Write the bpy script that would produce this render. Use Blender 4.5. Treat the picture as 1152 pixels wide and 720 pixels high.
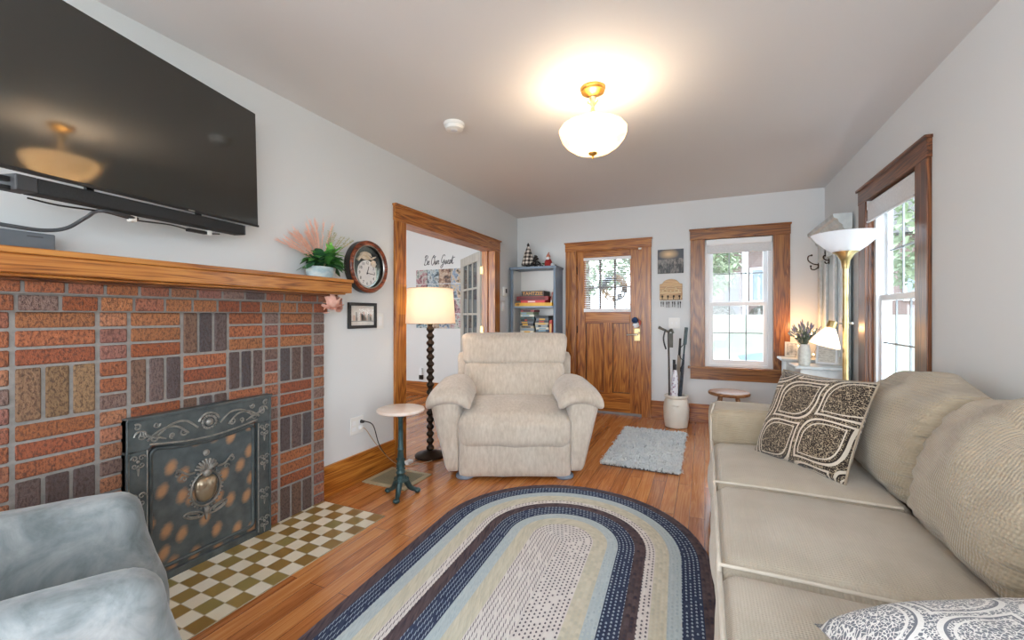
import bpy, math, random
from mathutils import Vector, Matrix, noise as mnoise
random.seed(7)
S = bpy.context.scene
for o in list(bpy.data.objects): bpy.data.objects.remove(o)
PI = math.pi
# ------------------------------------------------------------------ camera, world, exposure
YAW = 0.4228
cam = bpy.data.cameras.new('camera'); camo = bpy.data.objects.new('camera', cam); S.collection.objects.link(camo)
cam.sensor_width = 36; cam.lens = 482.0/1152*36; cam.shift_y = -5.3/1152; cam.clip_start = 0.02; cam.clip_end = 300
camo.location = (0, 0, 1.173); camo.rotation_euler = (PI/2, 0, YAW); S.camera = camo
S.view_settings.view_transform = 'Standard'; S.view_settings.look = 'None'
S.view_settings.exposure = 0.72; S.view_settings.gamma = 1.0; S.view_settings.use_curve_mapping = False
S.cycles.use_denoising = True; S.cycles.max_bounces = 10; S.cycles.diffuse_bounces = 6; S.cycles.sample_clamp_indirect = 6.0
S.cycles.transmission_bounces = 8; S.cycles.transparent_max_bounces = 12; S.cycles.caustics_refractive = False; S.cycles.caustics_reflective = False
SKY = 7.0
W = bpy.data.worlds.new('sky'); S.world = W; W.use_nodes = True
_n = W.node_tree.nodes; _l = W.node_tree.links
_bg = _n['Background']; _tc = _n.new('ShaderNodeTexCoord'); _sp = _n.new('ShaderNodeSeparateXYZ'); _cr = _n.new('ShaderNodeValToRGB')
_l.new(_tc.outputs['Generated'], _sp.inputs[0]); _l.new(_sp.outputs['Z'], _cr.inputs[0])
_cr.color_ramp.elements[0].position = 0.0; _cr.color_ramp.elements[0].color = (0.87, 0.94, 1.0, 1)
_cr.color_ramp.elements[1].position = 0.7; _cr.color_ramp.elements[1].color = (0.73, 0.86, 1.0, 1)
_l.new(_cr.outputs[0], _bg.inputs['Color']); _bg.inputs['Strength'].default_value = SKY
def portal(name, loc, rot, sx, sy):
    L = bpy.data.lights.new(name, 'AREA'); L.shape = 'RECTANGLE'; L.size = sx; L.size_y = sy; L.cycles.is_portal = True
    o = bpy.data.objects.new(name, L); S.collection.objects.link(o); o.location = loc; o.rotation_euler = rot
portal('window_portal_far', (0.32, 5.2, 1.31), (-PI/2, 0, 0), 0.66, 1.42)
portal('window_portal_right', (1.19, 3.49, 1.31), (0, PI/2, 0), 1.42, 0.84)
portal('added_window_portal_back', (-0.575, -2.25, 1.3), (PI/2, 0, 0), 3.0, 2.1)  # this portal and the next three serve unseen windows added for daylight
portal('added_window_portal_side', (1.15, -1.05, 1.35), (0, PI/2, 0), 1.7, 1.9)
portal('added_window_portal_rear_left', (-2.31, -1.15, 1.35), (0, -PI/2, 0), 1.7, 1.5)
portal('added_window_portal_dining', (-3.9, 0.55, 1.32), (PI/2, 0, 0), 2.8, 2.05)
# ------------------------------------------------------------------ mesh helpers
def srgb(h):
    h = h.lstrip('#'); v = [int(h[i:i+2], 16)/255 for i in (0, 2, 4)]
    return tuple(((c/12.92) if c <= 0.04045 else ((c+0.055)/1.055)**2.4) for c in v) + (1.0,)
def origin(o):
    v = Vector((0, 0, 0))
    while o is not None: v = v + o.location; o = o.parent
    return v
class MB:
    def __init__(s): s.v = []; s.f = []; s.m = []; s.uv = {}; s.col = {}
    def add(s, vs, fs, mi=0, M=None, uvs=None, col=None):
        b = len(s.v)
        for p in vs:
            p = Vector(p); s.v.append(M @ p if M is not None else p)
        for k, f in enumerate(fs):
            if uvs is not None: s.uv[len(s.f)] = [uvs[i] for i in f]
            if col is not None: s.col[len(s.f)] = col
            s.f.append([b+i for i in f]); s.m.append(mi)
    def box(s, x0, x1, y0, y1, z0, z1, mi=0, M=None, col=None):
        x0, x1 = min(x0, x1), max(x0, x1); y0, y1 = min(y0, y1), max(y0, y1); z0, z1 = min(z0, z1), max(z0, z1)
        vs = [(x, y, z) for x in (x0, x1) for y in (y0, y1) for z in (z0, z1)]
        s.add(vs, [(0,1,3,2),(4,6,7,5),(0,4,5,1),(2,3,7,6),(0,2,6,4),(1,5,7,3)], mi, M, col=col)
    def lathe(s, prof, n=24, c=(0,0,0), mi=0, M=None, caps=True):
        c = Vector(c); vs = []; fs = []
        for (r, z) in prof:
            for k in range(n):
                a = 2*PI*k/n; vs.append(c+Vector((r*math.cos(a), r*math.sin(a), z)))
        for i in range(len(prof)-1):
            for k in range(n):
                k2 = (k+1) % n; fs.append((i*n+k, i*n+k2, (i+1)*n+k2, (i+1)*n+k))
        if caps:
            if prof[0][0] > 1e-5: fs.append(tuple(range(n))[::-1])
            if prof[-1][0] > 1e-5: fs.append(tuple(range((len(prof)-1)*n, len(prof)*n)))
        s.add(vs, fs, mi, M)
    def tube(s, pts, r, n=8, mi=0, M=None, closed=False, flat=None):
        pts = [Vector(p) for p in pts]; N = len(pts); vs = []; fs = []
        rs = r if isinstance(r, (list, tuple)) else [r]*N
        up = None
        for i in range(N):
            if closed: t = pts[(i+1) % N]-pts[i-1]
            else: t = pts[min(i+1, N-1)]-pts[max(i-1, 0)]
            if t.length < 1e-9: t = Vector((0,0,1))
            t.normalize()
            if up is None:
                up = Vector((0,0,1)) if abs(t.z) < 0.9 else Vector((1,0,0))
            a = up - t*up.dot(t)
            if a.length < 1e-6: a = t.orthogonal()
            a.normalize(); b = t.cross(a); up = a
            for k in range(n):
                th = 2*PI*k/n; vs.append(pts[i]+(a*math.cos(th)+b*math.sin(th))*rs[i])
        m = N if closed else N-1
        for i in range(m):
            j = (i+1) % N
            for k in range(n):
                k2 = (k+1) % n; fs.append((i*n+k, i*n+k2, j*n+k2, j*n+k))
        if not closed: fs.append(tuple(range(n))[::-1]); fs.append(tuple(range((N-1)*n, N*n)))
        s.add(vs, fs, mi, M)
    def cyl(s, p0, p1, r0, r1=None, n=16, mi=0, M=None):
        s.tube([p0, p1], [r0, r0 if r1 is None else r1], n, mi, M)
    def prism(s, poly, h0, h1, fn, mi=0, M=None):
        n = len(poly); vs = [fn(a, b, h0) for a, b in poly]+[fn(a, b, h1) for a, b in poly]
        fs = [tuple(range(n))[::-1], tuple(range(n, 2*n))]+[(i, (i+1) % n, n+(i+1) % n, n+i) for i in range(n)]
        s.add(vs, fs, mi, M)
    def ball(s, c, rad, nu=16, nv=10, mi=0, M=None):
        rx, ry, rz = rad if isinstance(rad, (tuple, list)) else (rad,)*3
        c = Vector(c); vs = [c+Vector((0,0,-rz))]; fs = []
        for j in range(1, nv):
            ph = -PI/2+PI*j/nv
            for k in range(nu):
                a = 2*PI*k/nu; vs.append(c+Vector((rx*math.cos(ph)*math.cos(a), ry*math.cos(ph)*math.sin(a), rz*math.sin(ph))))
        vs.append(c+Vector((0,0,rz))); T = len(vs)-1
        for k in range(nu):
            k2 = (k+1) % nu; fs.append((0, 1+k2, 1+k)); fs.append((T, T-nu+k, T-nu+k2))
            for j in range(nv-2):
                a = 1+j*nu; fs.append((a+k, a+k2, a+nu+k2, a+nu+k))
        s.add(vs, fs, mi, M)
    def soft(s, c, size, r, puff=(0,0,0), n=14, mi=0, M=None, wr=0.0, wf=6.0, warp=None):
        """rounded, puffed box (cushion): puff swells each pair of faces, wr adds cloth wrinkles"""
        c = Vector(c); h = Vector(size)/2; r = min(r, h.x*0.999, h.y*0.999, h.z*0.999); vs = []; fs = []; idx = {}
        def pt(p):
            q = Vector((p[0]*h.x, p[1]*h.y, p[2]*h.z)); inn = Vector((max(-(h[i]-r), min(h[i]-r, q[i])) for i in range(3)))
            d = q-inn; o = inn+(d.normalized()*r if d.length > 1e-9 else d)
            for a in range(3):
                b, e = (a+1) % 3, (a+2) % 3
                o[a] += puff[a]*p[a]*max(0, 1-p[b]**2)*max(0, 1-p[e]**2)
            if warp: o = Vector(warp(o, p))
            if wr:
                w = mnoise.noise((o+c)*wf)+0.5*mnoise.noise((o+c)*wf*2.3)
                o += o.normalized()*wr*w
            return o+c
        g = [math.copysign(abs(x)**0.8, x) for x in (-1+2*i/n for i in range(n+1))]
        for ax in range(3):
            for sg in (-1, 1):
                ids = []
                for i in range(n+1):
                    row = []
                    for j in range(n+1):
                        p = [0, 0, 0]; p[ax] = sg; p[(ax+1) % 3] = g[i]; p[(ax+2) % 3] = g[j]
                        key = (round(p[0], 5), round(p[1], 5), round(p[2], 5))
                        if key not in idx: idx[key] = len(vs); vs.append(pt(p))
                        row.append(idx[key])
                    ids.append(row)
                for i in range(n):
                    for j in range(n):
                        f = (ids[i][j], ids[i+1][j], ids[i+1][j+1], ids[i][j+1]); fs.append(f if sg > 0 else f[::-1])
        s.add(vs, fs, mi, M)
    def pillow(s, w, h, t, n=24, mi=0, M=None, pinch=0.06, wr=0.006):
        for sg in (1, -1):
            vs = []; fs = []; uv = []
            for i in range(n+1):
                for j in range(n+1):
                    u = -1+2*i/n; v = -1+2*j/n
                    x = u*w/2*(1-pinch*(1-v*v)*abs(u)); y = v*h/2*(1-pinch*(1-u*u)*abs(v))
                    z = t/2*max(0, (1-u**4)*(1-v**4))**0.62
                    z += wr*(1-u**6)*(1-v**6)*(mnoise.noise(Vector((u*2.2, v*2.2, sg*3)))+0.6*mnoise.noise(Vector((u*5, v*5, sg*3))))
                    vs.append((x, y, sg*z)); uv.append(((u+1)/2*w, (v+1)/2*h))
            for i in range(n):
                for j in range(n):
                    a = i*(n+1)+j; f = (a, a+n+1, a+n+2, a+1); fs.append(f if sg > 0 else f[::-1])
            s.add(vs, fs, mi, M, uvs=uv)
    def build(s, name, mats, parent=None, org=None, smooth=None, bevel=None, seg=2, subd=0, weld=False):
        me = bpy.data.meshes.new(name)
        o_ = origin(parent) if parent is not None else Vector(org or (0, 0, 0))
        me.from_pydata([tuple(p-o_) for p in s.v], [], s.f)
        mats = mats if isinstance(mats, (list, tuple)) else [mats]
        for m in mats: me.materials.append(m)
        for p, mi in zip(me.polygons, s.m): p.material_index = mi
        if s.uv:
            ul = me.uv_layers.new(name='UVMap')
            for fi, us in s.uv.items():
                for k, li in enumerate(me.polygons[fi].loop_indices): ul.data[li].uv = us[k]
        if s.col:
            ca = me.color_attributes.new('tone', 'FLOAT_COLOR', 'CORNER')
            for fi, c in s.col.items():
                for li in me.polygons[fi].loop_indices: ca.data[li].color = c
        me.validate(); me.update()
        o = bpy.data.objects.new(name, me); S.collection.objects.link(o)
        if parent is not None: o.parent = parent
        else: o.location = o_
        if smooth is not None:
            for p in me.polygons: p.use_smooth = True
            me.set_sharp_from_angle(angle=math.radians(smooth))
        if weld: w_ = o.modifiers.new('weld', 'WELD'); w_.merge_threshold = 0.0008
        if bevel:
            b = o.modifiers.new('bevel', 'BEVEL'); b.width = bevel; b.segments = seg; b.limit_method = 'ANGLE'; b.angle_limit = math.radians(40)
        if subd: d = o.modifiers.new('subd', 'SUBSURF'); d.levels = subd; d.render_levels = subd
        return o
def tag(o, label, cat, group=None):
    o['label'] = label; o['category'] = cat
    if group: o['group'] = group
    return o
def thing(name, label, cat, loc, rotz=0, group=None):
    o = bpy.data.objects.new(name, None); S.collection.objects.link(o); o.location = loc; o.rotation_euler = (0, 0, rotz); o.empty_display_size = 0.1
    return tag(o, label, cat, group)
def struct(o): o['kind'] = 'structure'; return o
def frame(o, xa, ya, za=None):
    xa = Vector(xa).normalized(); ya = Vector(ya); ya = (ya-xa*xa.dot(ya)).normalized(); za = xa.cross(ya)
    return Matrix(((xa.x, ya.x, za.x, o[0]), (xa.y, ya.y, za.y, o[1]), (xa.z, ya.z, za.z, o[2]), (0, 0, 0, 1)))
def text_into(mb, body, size, M, ext=0.0008, shear=0.0, align='CENTER', mi=0):
    cu = bpy.data.curves.new('txt', 'FONT'); cu.body = body; cu.size = size; cu.extrude = ext; cu.shear = shear; cu.align_x = align; cu.align_y = 'CENTER'; cu.resolution_u = 3
    o = bpy.data.objects.new('txt', cu); S.collection.objects.link(o); dg = bpy.context.evaluated_depsgraph_get(); dg.update()
    me = bpy.data.meshes.new_from_object(o.evaluated_get(dg))
    mb.add([v.co.copy() for v in me.vertices], [tuple(p.vertices) for p in me.polygons], mi, M)
    bpy.data.objects.remove(o); bpy.data.meshes.remove(me); bpy.data.curves.remove(cu)
def arc(c, r, a0, a1, n=12, ax=(1,0,0), ay=(0,0,1)):
    c = Vector(c); ax = Vector(ax); ay = Vector(ay)
    return [c+ax*r*math.cos(a0+(a1-a0)*i/n)+ay*r*math.sin(a0+(a1-a0)*i/n) for i in range(n+1)]
def smooth_path(P, n=6):
    P = [Vector(p) for p in P]; out = []
    for i in range(len(P)-1):
        p0, p1, p2, p3 = P[max(i-1, 0)], P[i], P[i+1], P[min(i+2, len(P)-1)]
        for k in range(n):
            t = k/n; out.append(0.5*((2*p1)+(p2-p0)*t+(2*p0-5*p1+4*p2-p3)*t*t+(3*p1-p0-3*p2+p3)*t**3))
    return out+[P[-1]]
# ------------------------------------------------------------------ material helpers
class NB:
    def __init__(s, name):
        s.mat = bpy.data.materials.new(name); s.mat.use_nodes = True; s.t = s.mat.node_tree; s.b = s.t.nodes['Principled BSDF']; s.out = s.t.nodes['Material Output']
    def n(s, typ, **kw):
        x = s.t.nodes.new('ShaderNode'+typ)
        for k, v in kw.items(): setattr(x, k, v)
        return x
    def put(s, sock, val):
        if isinstance(val, bpy.types.NodeSocket): s.t.links.new(val, sock)
        else: sock.default_value = val
    def math(s, op, a, b=0.0, c=None):
        x = s.n('Math', operation=op); s.put(x.inputs[0], a); s.put(x.inputs[1], b)
        if c is not None: s.put(x.inputs[2], c)
        return x.outputs[0]
    def co(s, kind='Object', scale=(1,1,1), rot=(0,0,0), loc=(0,0,0)):
        t = s.n('TexCoord'); m = s.n('Mapping'); s.t.links.new(t.outputs[kind], m.inputs[0]); m.inputs['Scale'].default_value = scale; m.inputs['Rotation'].default_value = rot; m.inputs['Location'].default_value = loc
        return m.outputs[0]
    def noise(s, vec, scale=5, detail=4, rough=0.55, dist=0.0):
        x = s.n('TexNoise'); s.put(x.inputs['Vector'], vec); x.inputs['Scale'].default_value = scale; x.inputs['Detail'].default_value = detail; x.inputs['Roughness'].default_value = rough; x.inputs['Distortion'].default_value = dist
        return x.outputs['Fac']
    def ramp(s, fac, stops, interp='LINEAR'):
        x = s.n('ValToRGB'); s.put(x.inputs[0], fac); cr = x.color_ramp; cr.interpolation = interp
        while len(cr.elements) < len(stops): cr.elements.new(0.5)
        for e, (p, c) in zip(cr.elements, stops): e.position = p; e.color = c if len(c) == 4 else (*c, 1)
        return x.outputs[0]
    def mix(s, fac, a, b, mode='MIX'):
        x = s.n('Mix', data_type='RGBA', blend_type=mode); s.put(x.inputs[0], fac); s.put(x.inputs[6], a); s.put(x.inputs[7], b)
        return x.outputs[2]
    def bump(s, h, strength=0.3, dist=0.01):
        x = s.n('Bump'); s.put(x.inputs['Height'], h); x.inputs['Strength'].default_value = strength; x.inputs['Distance'].default_value = dist
        s.t.links.new(x.outputs[0], s.b.inputs['Normal'])
    def set(s, color=None, rough=None, metal=None, spec=None, **kw):
        if color is not None: s.put(s.b.inputs['Base Color'], color)
        if rough is not None: s.put(s.b.inputs['Roughness'], rough)
        if metal is not None: s.b.inputs['Metallic'].default_value = metal
        if spec is not None: s.b.inputs['Specular IOR Level'].default_value = spec
        for k, v in kw.items(): s.put(s.b.inputs[k.replace('_', ' ')], v)
        return s.mat
def plain(name, c1, c2=None, rough=0.5, metal=0.0, scale=8, bump=0.0, stretch=(1,1,1), spec=0.5, bd=0.004):
    b = NB(name); f = b.noise(b.co(scale=stretch), scale)
    c1 = srgb(c1) if isinstance(c1, str) else c1; c2 = c1 if c2 is None else (srgb(c2) if isinstance(c2, str) else c2)
    col = b.ramp(f, [(0.3, c1), (0.7, c2)])
    if bump: b.bump(f, bump, bd)
    return b.set(col, rough, metal, spec)
def wood(name, axis, dark, mid, light, rough=0.32, scale=1.0, coat=0.15):
    b = NB(name); st = {'x': (0.07, 1, 1), 'y': (1, 0.07, 1), 'z': (1, 1, 0.07)}[axis]
    v = b.co(scale=st); big = b.noise(v, 11*scale, 3, 0.5, 0.9); fine = b.noise(b.co(scale=tuple(1 if q == 1 else 0.025 for q in st)), 160*scale, 3, 0.6)
    rings = b.math('FRACT', b.math('MULTIPLY', big, 9.0)); rings = b.math('ABSOLUTE', b.math('SUBTRACT', rings, 0.5))
    f = b.math('ADD', b.math('MULTIPLY', rings, 0.80), b.math('MULTIPLY', fine, 0.75))
    col = b.ramp(f, [(0.28, srgb(dark)), (0.52, srgb(mid)), (0.85, srgb(light))]); b.bump(fine, 0.06, 0.002)
    return b.set(col, rough, Coat_Weight=coat, Coat_Roughness=0.2)
def fabric(name, c1, c2, ribs=None, rough=0.95, scale=6, sheen=0.25, bump=0.35, axis='UVless'):
    b = NB(name); v = b.co(); f = b.noise(v, scale, 4); col = b.ramp(f, [(0.3, srgb(c1)), (0.7, srgb(c2))])
    h = b.noise(v, 260, 2)
    if ribs:
        for (ax, fr) in ribs:
            sp = b.n('SeparateXYZ'); b.t.links.new(v, sp.inputs[0]); w = b.math('SINE', b.math('MULTIPLY', sp.outputs[ax], fr)); h = b.math('ADD', h, b.math('MULTIPLY', w, 0.6))
    b.bump(h, bump, 0.003); return b.set(col, rough, spec=0.2, Sheen_Weight=sheen, Sheen_Roughness=0.5)
# ------------------------------------------------------------------ materials
M = {}
def paint(name, c, bump=0.03):
    b = NB(name); f = b.noise(b.co(), 120, 2); b.bump(f, bump, 0.001); return b.set(srgb(c), 0.75, spec=0.25)
M['wall'] = paint('grey wall paint', '#d6d9da'); M['ceil'] = paint('ceiling paint', '#d3d3d3'); M['dwall'] = paint('dining wall paint', '#dcdedd')
M['oak_x'] = wood('varnished fir along x', 'x', '#5a2c0c', '#98571d', '#bf8038'); M['oak_y'] = wood('varnished fir along y', 'y', '#5a2c0c', '#98571d', '#bf8038'); M['oak_z'] = wood('varnished fir along z', 'z', '#5a2c0c', '#98571d', '#bf8038')
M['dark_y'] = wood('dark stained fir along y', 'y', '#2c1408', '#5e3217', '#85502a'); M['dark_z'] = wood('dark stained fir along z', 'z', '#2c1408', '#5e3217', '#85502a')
M['mantel'] = wood('mantel oak', 'y', '#64340e', '#a3642a', '#be8240', rough=0.35)
M['base_y'] = wood('baseboard oak along y', 'y', '#6a340c', '#a8631f', '#cb8a3a'); M['base_x'] = wood('baseboard oak along x', 'x', '#5a2a0c', '#97551f', '#bd7c3a')
M['stool'] = wood('stool walnut', 'x', '#5a3820', '#8a5f3c', '#a67c55', rough=0.5, coat=0.0)
M['white'] = plain('white vinyl', '#e6e8ea', rough=0.4); M['plastic'] = plain('white plastic', '#e2e2df', rough=0.4); M['shade_cloth'] = plain('roller blind cloth', '#d9dadb', '#cfd0d2', 0.85, scale=60)
M['slat'] = plain('white blind slat', '#e2e2e4', rough=0.5); M['black'] = plain('black plastic', '#17181a', '#1d1e20', 0.45); M['dgrey'] = plain('dark grey plastic', '#3a3c3f', '#424447', 0.5); M['grey_box'] = plain('grey cable box plastic', '#565c62', '#60666c', 0.5)
M['brass'] = plain('antique brass', '#b39a66', '#cdb788', 0.32, 0.85, scale=20); M['nickel'] = plain('satin nickel', '#b7b5ad', rough=0.35, metal=1.0); M['steel'] = plain('grey threshold metal', '#8d8f92', '#a2a4a6', 0.45, 0.8)
M['iron'] = plain('black cast iron', '#23383a', '#3b5859', 0.38, 0.3, scale=30, bump=0.2); M['bronze'] = plain('dark bronze metal', '#2a211b', '#3c3026', 0.4, 0.7, scale=30)
M['marble'] = plain('white marble', '#e9dfd6', '#dcc7b6', 0.25, scale=7, stretch=(1, 2.5, 1))
M['ceramic'] = plain('cream stoneware', '#e3dfd4', '#dad5c8', 0.35, scale=8)
def glass(name, fac=0.06, tint=(1, 1, 1, 1)):
    b = NB(name); t = b.n('BsdfTransparent'); g = b.n('BsdfGlossy'); g.inputs['Roughness'].default_value = 0.02; t.inputs[0].default_value = tint; x = b.n('MixShader'); x.inputs[0].default_value = fac
    b.t.links.new(t.outputs[0], x.inputs[1]); b.t.links.new(g.outputs[0], x.inputs[2]); b.t.links.new(x.outputs[0], b.out.inputs[0]); b.t.nodes.remove(b.b); return b.mat
M['glass'] = glass('window glass'); M['glass_dim'] = glass('dimming tinted window glass', 0.05, (0.88, 0.89, 0.90, 1)); M['glaze'] = glass('non reflective glazing', 0.012)  # second glass has a tint added to dim the outdoor view, no screen
def floor_mat():
    b = NB('strip oak floor'); v = b.co(rot=(0, 0, PI/2)); br = b.n('TexBrick'); b.put(br.inputs['Vector'], v); br.offset = 0.37; br.offset_frequency = 2
    br.inputs['Color1'].default_value = (0, 0, 0, 1); br.inputs['Color2'].default_value = (1, 1, 1, 1); br.inputs['Mortar'].default_value = (0.5, 0.5, 0.5, 1)
    br.inputs['Scale'].default_value = 1; br.inputs['Mortar Size'].default_value = 0.0011; br.inputs['Mortar Smooth'].default_value = 0.1; br.inputs['Brick Width'].default_value = 1.35; br.inputs['Row Height'].default_value = 0.083
    tone = b.n('RGBToBW'); b.t.links.new(br.outputs['Color'], tone.inputs[0]); tone = tone.outputs[0]
    sh = b.n('VectorMath', operation='ADD'); b.put(sh.inputs[0], b.co(scale=(1, 0.05, 1))); cb = b.n('CombineXYZ'); b.put(cb.inputs[2], b.math('MULTIPLY', tone, 7.0)); b.t.links.new(cb.outputs[0], sh.inputs[1])
    g = b.noise(sh.outputs[0], 13, 4, 0.55, 0.7); rings = b.math('ABSOLUTE', b.math('SUBTRACT', b.math('FRACT', b.math('MULTIPLY', g, 8.0)), 0.5)); fine = b.noise(b.co(scale=(1, 0.02, 1)), 210, 2)
    f = b.math('ADD', b.math('MULTIPLY', rings, 0.5), b.math('ADD', b.math('MULTIPLY', fine, 0.4), b.math('MULTIPLY', tone, 0.35)))
    col = b.ramp(f, [(0.2, srgb('#8e5024')), (0.55, srgb('#bd7840')), (0.95, srgb('#d69a5e'))]); col = b.mix(br.outputs['Fac'], col, srgb('#3a1c0b'))
    b.bump(b.math('SUBTRACT', b.math('MULTIPLY', fine, 0.15), br.outputs['Fac']), 0.12, 0.002); rr = b.ramp(fine, [(0.3, (0.16,)*3), (0.8, (0.3,)*3)]); return b.set(col, rr, Coat_Weight=0.35, Coat_Roughness=0.12)
M['floor'] = floor_mat()
# ------------------------------------------------------------------ the room shell
XL, XR, YF, ZC = -2.234, 1.083, 5.14, 2.44
b = MB(); b.box(-5.5, 1.22, -2.3, 5.32, -0.1, 0); struct(b.build('floor', M['floor']))
b = MB(); b.box(-5.5, 1.22, -2.3, 5.32, ZC, ZC+0.12); struct(b.build('ceiling', M['ceil']))
b = MB(); b.box(XL-0.13, XL, -2.3, -1.9, 0, ZC); b.box(XL-0.13, XL, -1.9, -0.4, 0, 0.5); b.box(XL-0.13, XL, -1.9, -0.4, 2.2, ZC); b.box(XL-0.13, XL, -0.4, 2.80, 0, ZC); b.box(XL-0.13, XL, 2.80, 4.46, 1.945, ZC); b.box(XL-0.13, XL, 4.46, 5.32, 0, ZC); struct(b.build('wall_left', M['wall']))
b = MB(); b.box(XL, -1.46, YF, YF+0.18, 0, ZC); b.box(-1.46, -0.655, YF, YF+0.18, 1.965, ZC); b.box(-0.655, -0.02, YF, YF+0.18, 0, ZC)
b.box(-0.02, 0.665, YF, YF+0.18, 0, 0.60); b.box(-0.02, 0.665, YF, YF+0.18, 2.03, ZC); b.box(0.665, 1.22, YF, YF+0.18, 0, ZC); struct(b.build('wall_far', M['wall']))
b = MB(); b.box(XR, XR+0.137, -2.3, -2.0, 0, ZC); b.box(XR, XR+0.137, -2.0, -0.1, 0, 0.5); b.box(XR, XR+0.137, -2.0, -0.1, 2.2, ZC); b.box(XR, XR+0.137, -0.1, 3.06, 0, ZC); b.box(XR, XR+0.137, 3.06, 3.92, 0, 0.60); b.box(XR, XR+0.137, 3.06, 3.92, 2.03, ZC); b.box(XR, XR+0.137, 3.92, YF, 0, ZC); struct(b.build('wall_right', M['wall']))
b = MB(); b.box(XL, -2.075, -2.3, -2.2, 0, ZC); b.box(-2.075, 0.925, -2.3, -2.2, 0, 0.25); b.box(-2.075, 0.925, -2.3, -2.2, 2.35, ZC); b.box(0.925, XR, -2.3, -2.2, 0, ZC); struct(b.build('wall_back', M['wall']))
b = MB(); b.box(-5.5, XL-0.13, 5.2, 5.32, 0, ZC); struct(b.build('wall_dining_far', M['dwall']))
b = MB(); b.box(-5.5, -5.4, 0.6, 5.2, 0, ZC); struct(b.build('wall_dining_left', M['dwall']))
b = MB(); b.box(-5.5, -5.3, 0.5, 0.6, 0, ZC); b.box(-5.3, -2.5, 0.5, 0.6, 0, 0.3); b.box(-5.3, -2.5, 0.5, 0.6, 2.35, ZC); b.box(-2.5, XL-0.13, 0.5, 0.6, 0, ZC); struct(b.build('wall_dining_near', M['dwall']))
# unseen windows added for more daylight, behind the camera and in the dining room: plain white sashes with panes
def added_back_window(name, x0, x1, y, z0, z1):
    b = MB(); t = 0.05
    for xa, xb, za, zb in ((x0, x0+t, z0, z1), (x1-t, x1, z0, z1), (x0+t, x1-t, z0, z0+t), (x0+t, x1-t, z1-t, z1), ((x0+x1)/2-t/2, (x0+x1)/2+t/2, z0+t, z1-t)): b.box(xa, xb, y-0.02, y+0.02, za, zb)
    w = struct(b.build(name, M['white'])); g = MB(); g.box(x0+t, x1-t, y-0.003, y+0.003, z0+t, z1-t); g.build('pane', M['glass'], w)
added_back_window('added_window_3', -2.075, 0.925, -2.25, 0.25, 2.35); added_back_window('added_window_4', -5.3, -2.5, 0.55, 0.3, 2.35)  # both out of view, added to let more sky light in
def side_window(name, y0, y1, x, z0, z1):
    b = MB(); t = 0.05
    for ya, yb, za, zb in ((y0, y0+t, z0, z1), (y1-t, y1, z0, z1), (y0+t, y1-t, z0, z0+t), (y0+t, y1-t, z1-t, z1), (y0+t, y1-t, (z0+z1)/2-t/2, (z0+z1)/2+t/2)): b.box(x-0.02, x+0.02, ya, yb, za, zb)
    w = struct(b.build(name, M['white'])); g = MB(); g.box(x-0.003, x+0.003, y0+t, y1-t, z0+t, z1-t); g.build('pane', M['glass'], w)
side_window('added_window_5', -2.0, -0.1, XR+0.07, 0.5, 2.2); side_window('added_window_6', -1.9, -0.4, XL-0.065, 0.5, 2.2)  # unseen pair of side windows, added to brighten the room
# baseboards
def baseboard(name, fn, m):
    b = MB(); fn(b); struct(b.build(name, m, bevel=0.004))
baseboard('baseboard_left', lambda b: (b.box(XL, XL+0.02, 1.995, 2.69, 0, 0.2), b.box(XL, XL+0.02, 4.571, YF, 0, 0.2), b.box(XL, XL+0.02, -2.2, 0.54, 0, 0.2)), M['base_y'])
baseboard('baseboard_far', lambda b: (b.box(XL+0.02, -1.575, YF-0.02, YF, 0, 0.2), b.box(-0.56, XR, YF-0.02, YF, 0, 0.2), b.box(-0.56, XR, YF-0.034, YF-0.02, 0, 0.022)), M['base_x'])
baseboard('baseboard_right', lambda b: b.box(XR-0.02, XR, -2.2, YF-0.02, 0, 0.2), M['base_y'])
baseboard('baseboard_dining', lambda b: (b.box(-5.4, XL-0.13, 5.18, 5.2, 0, 0.2), b.box(-5.4, XL-0.13, 5.165, 5.18, 0, 0.025)), M['base_x'])
# cased opening in the left wall
b = MB(); x0, x1 = XL-0.13, XL
b.box(x1, x1+0.022, 2.69, 2.825, 0, 1.92); b.box(x1, x1+0.022, 4.436, 4.571, 0, 1.92)
b.box(x0-0.02, x1+0.004, 2.80, 2.827, 0, 1.92); b.box(x0-0.02, x1+0.004, 4.434, 4.462, 0, 1.92); b.box(x0+0.05, x0+0.065, 4.415, 4.436, 0, 1.92); b.box(x0+0.05, x0+0.065, 2.825, 2.84, 0, 1.92)
cas = struct(b.build('trim_1', M['oak_z'], bevel=0.003))
b = MB(); b.box(x1, x1+0.024, 2.685, 4.576, 1.92, 2.045); b.box(x1, x1+0.04, 2.675, 4.586, 2.038, 2.053); b.box(x0-0.02, x1+0.002, 2.80, 4.46, 1.92, 1.946); b.build('head_casing', M['oak_y'], cas, bevel=0.003)
b = MB(); b.box(x1+0.001, x1+0.0225, 2.72, 2.826, 1.18, 1.42); b.build('patch_board', wood('pale patch of casing', 'z', '#7a3f0c', '#b5701c', '#cf8f36'), cas)
b = MB(); b.cyl((x1-0.03, 2.80, 1.035), (x1-0.03, 2.852, 1.035), 0.006, n=8); b.tube([(x1-0.03, 2.852, 1.035), (x1-0.03, 2.87, 1.02)], 0.006, 8); b.build('latch', M['brass'], cas, smooth=40)
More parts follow.
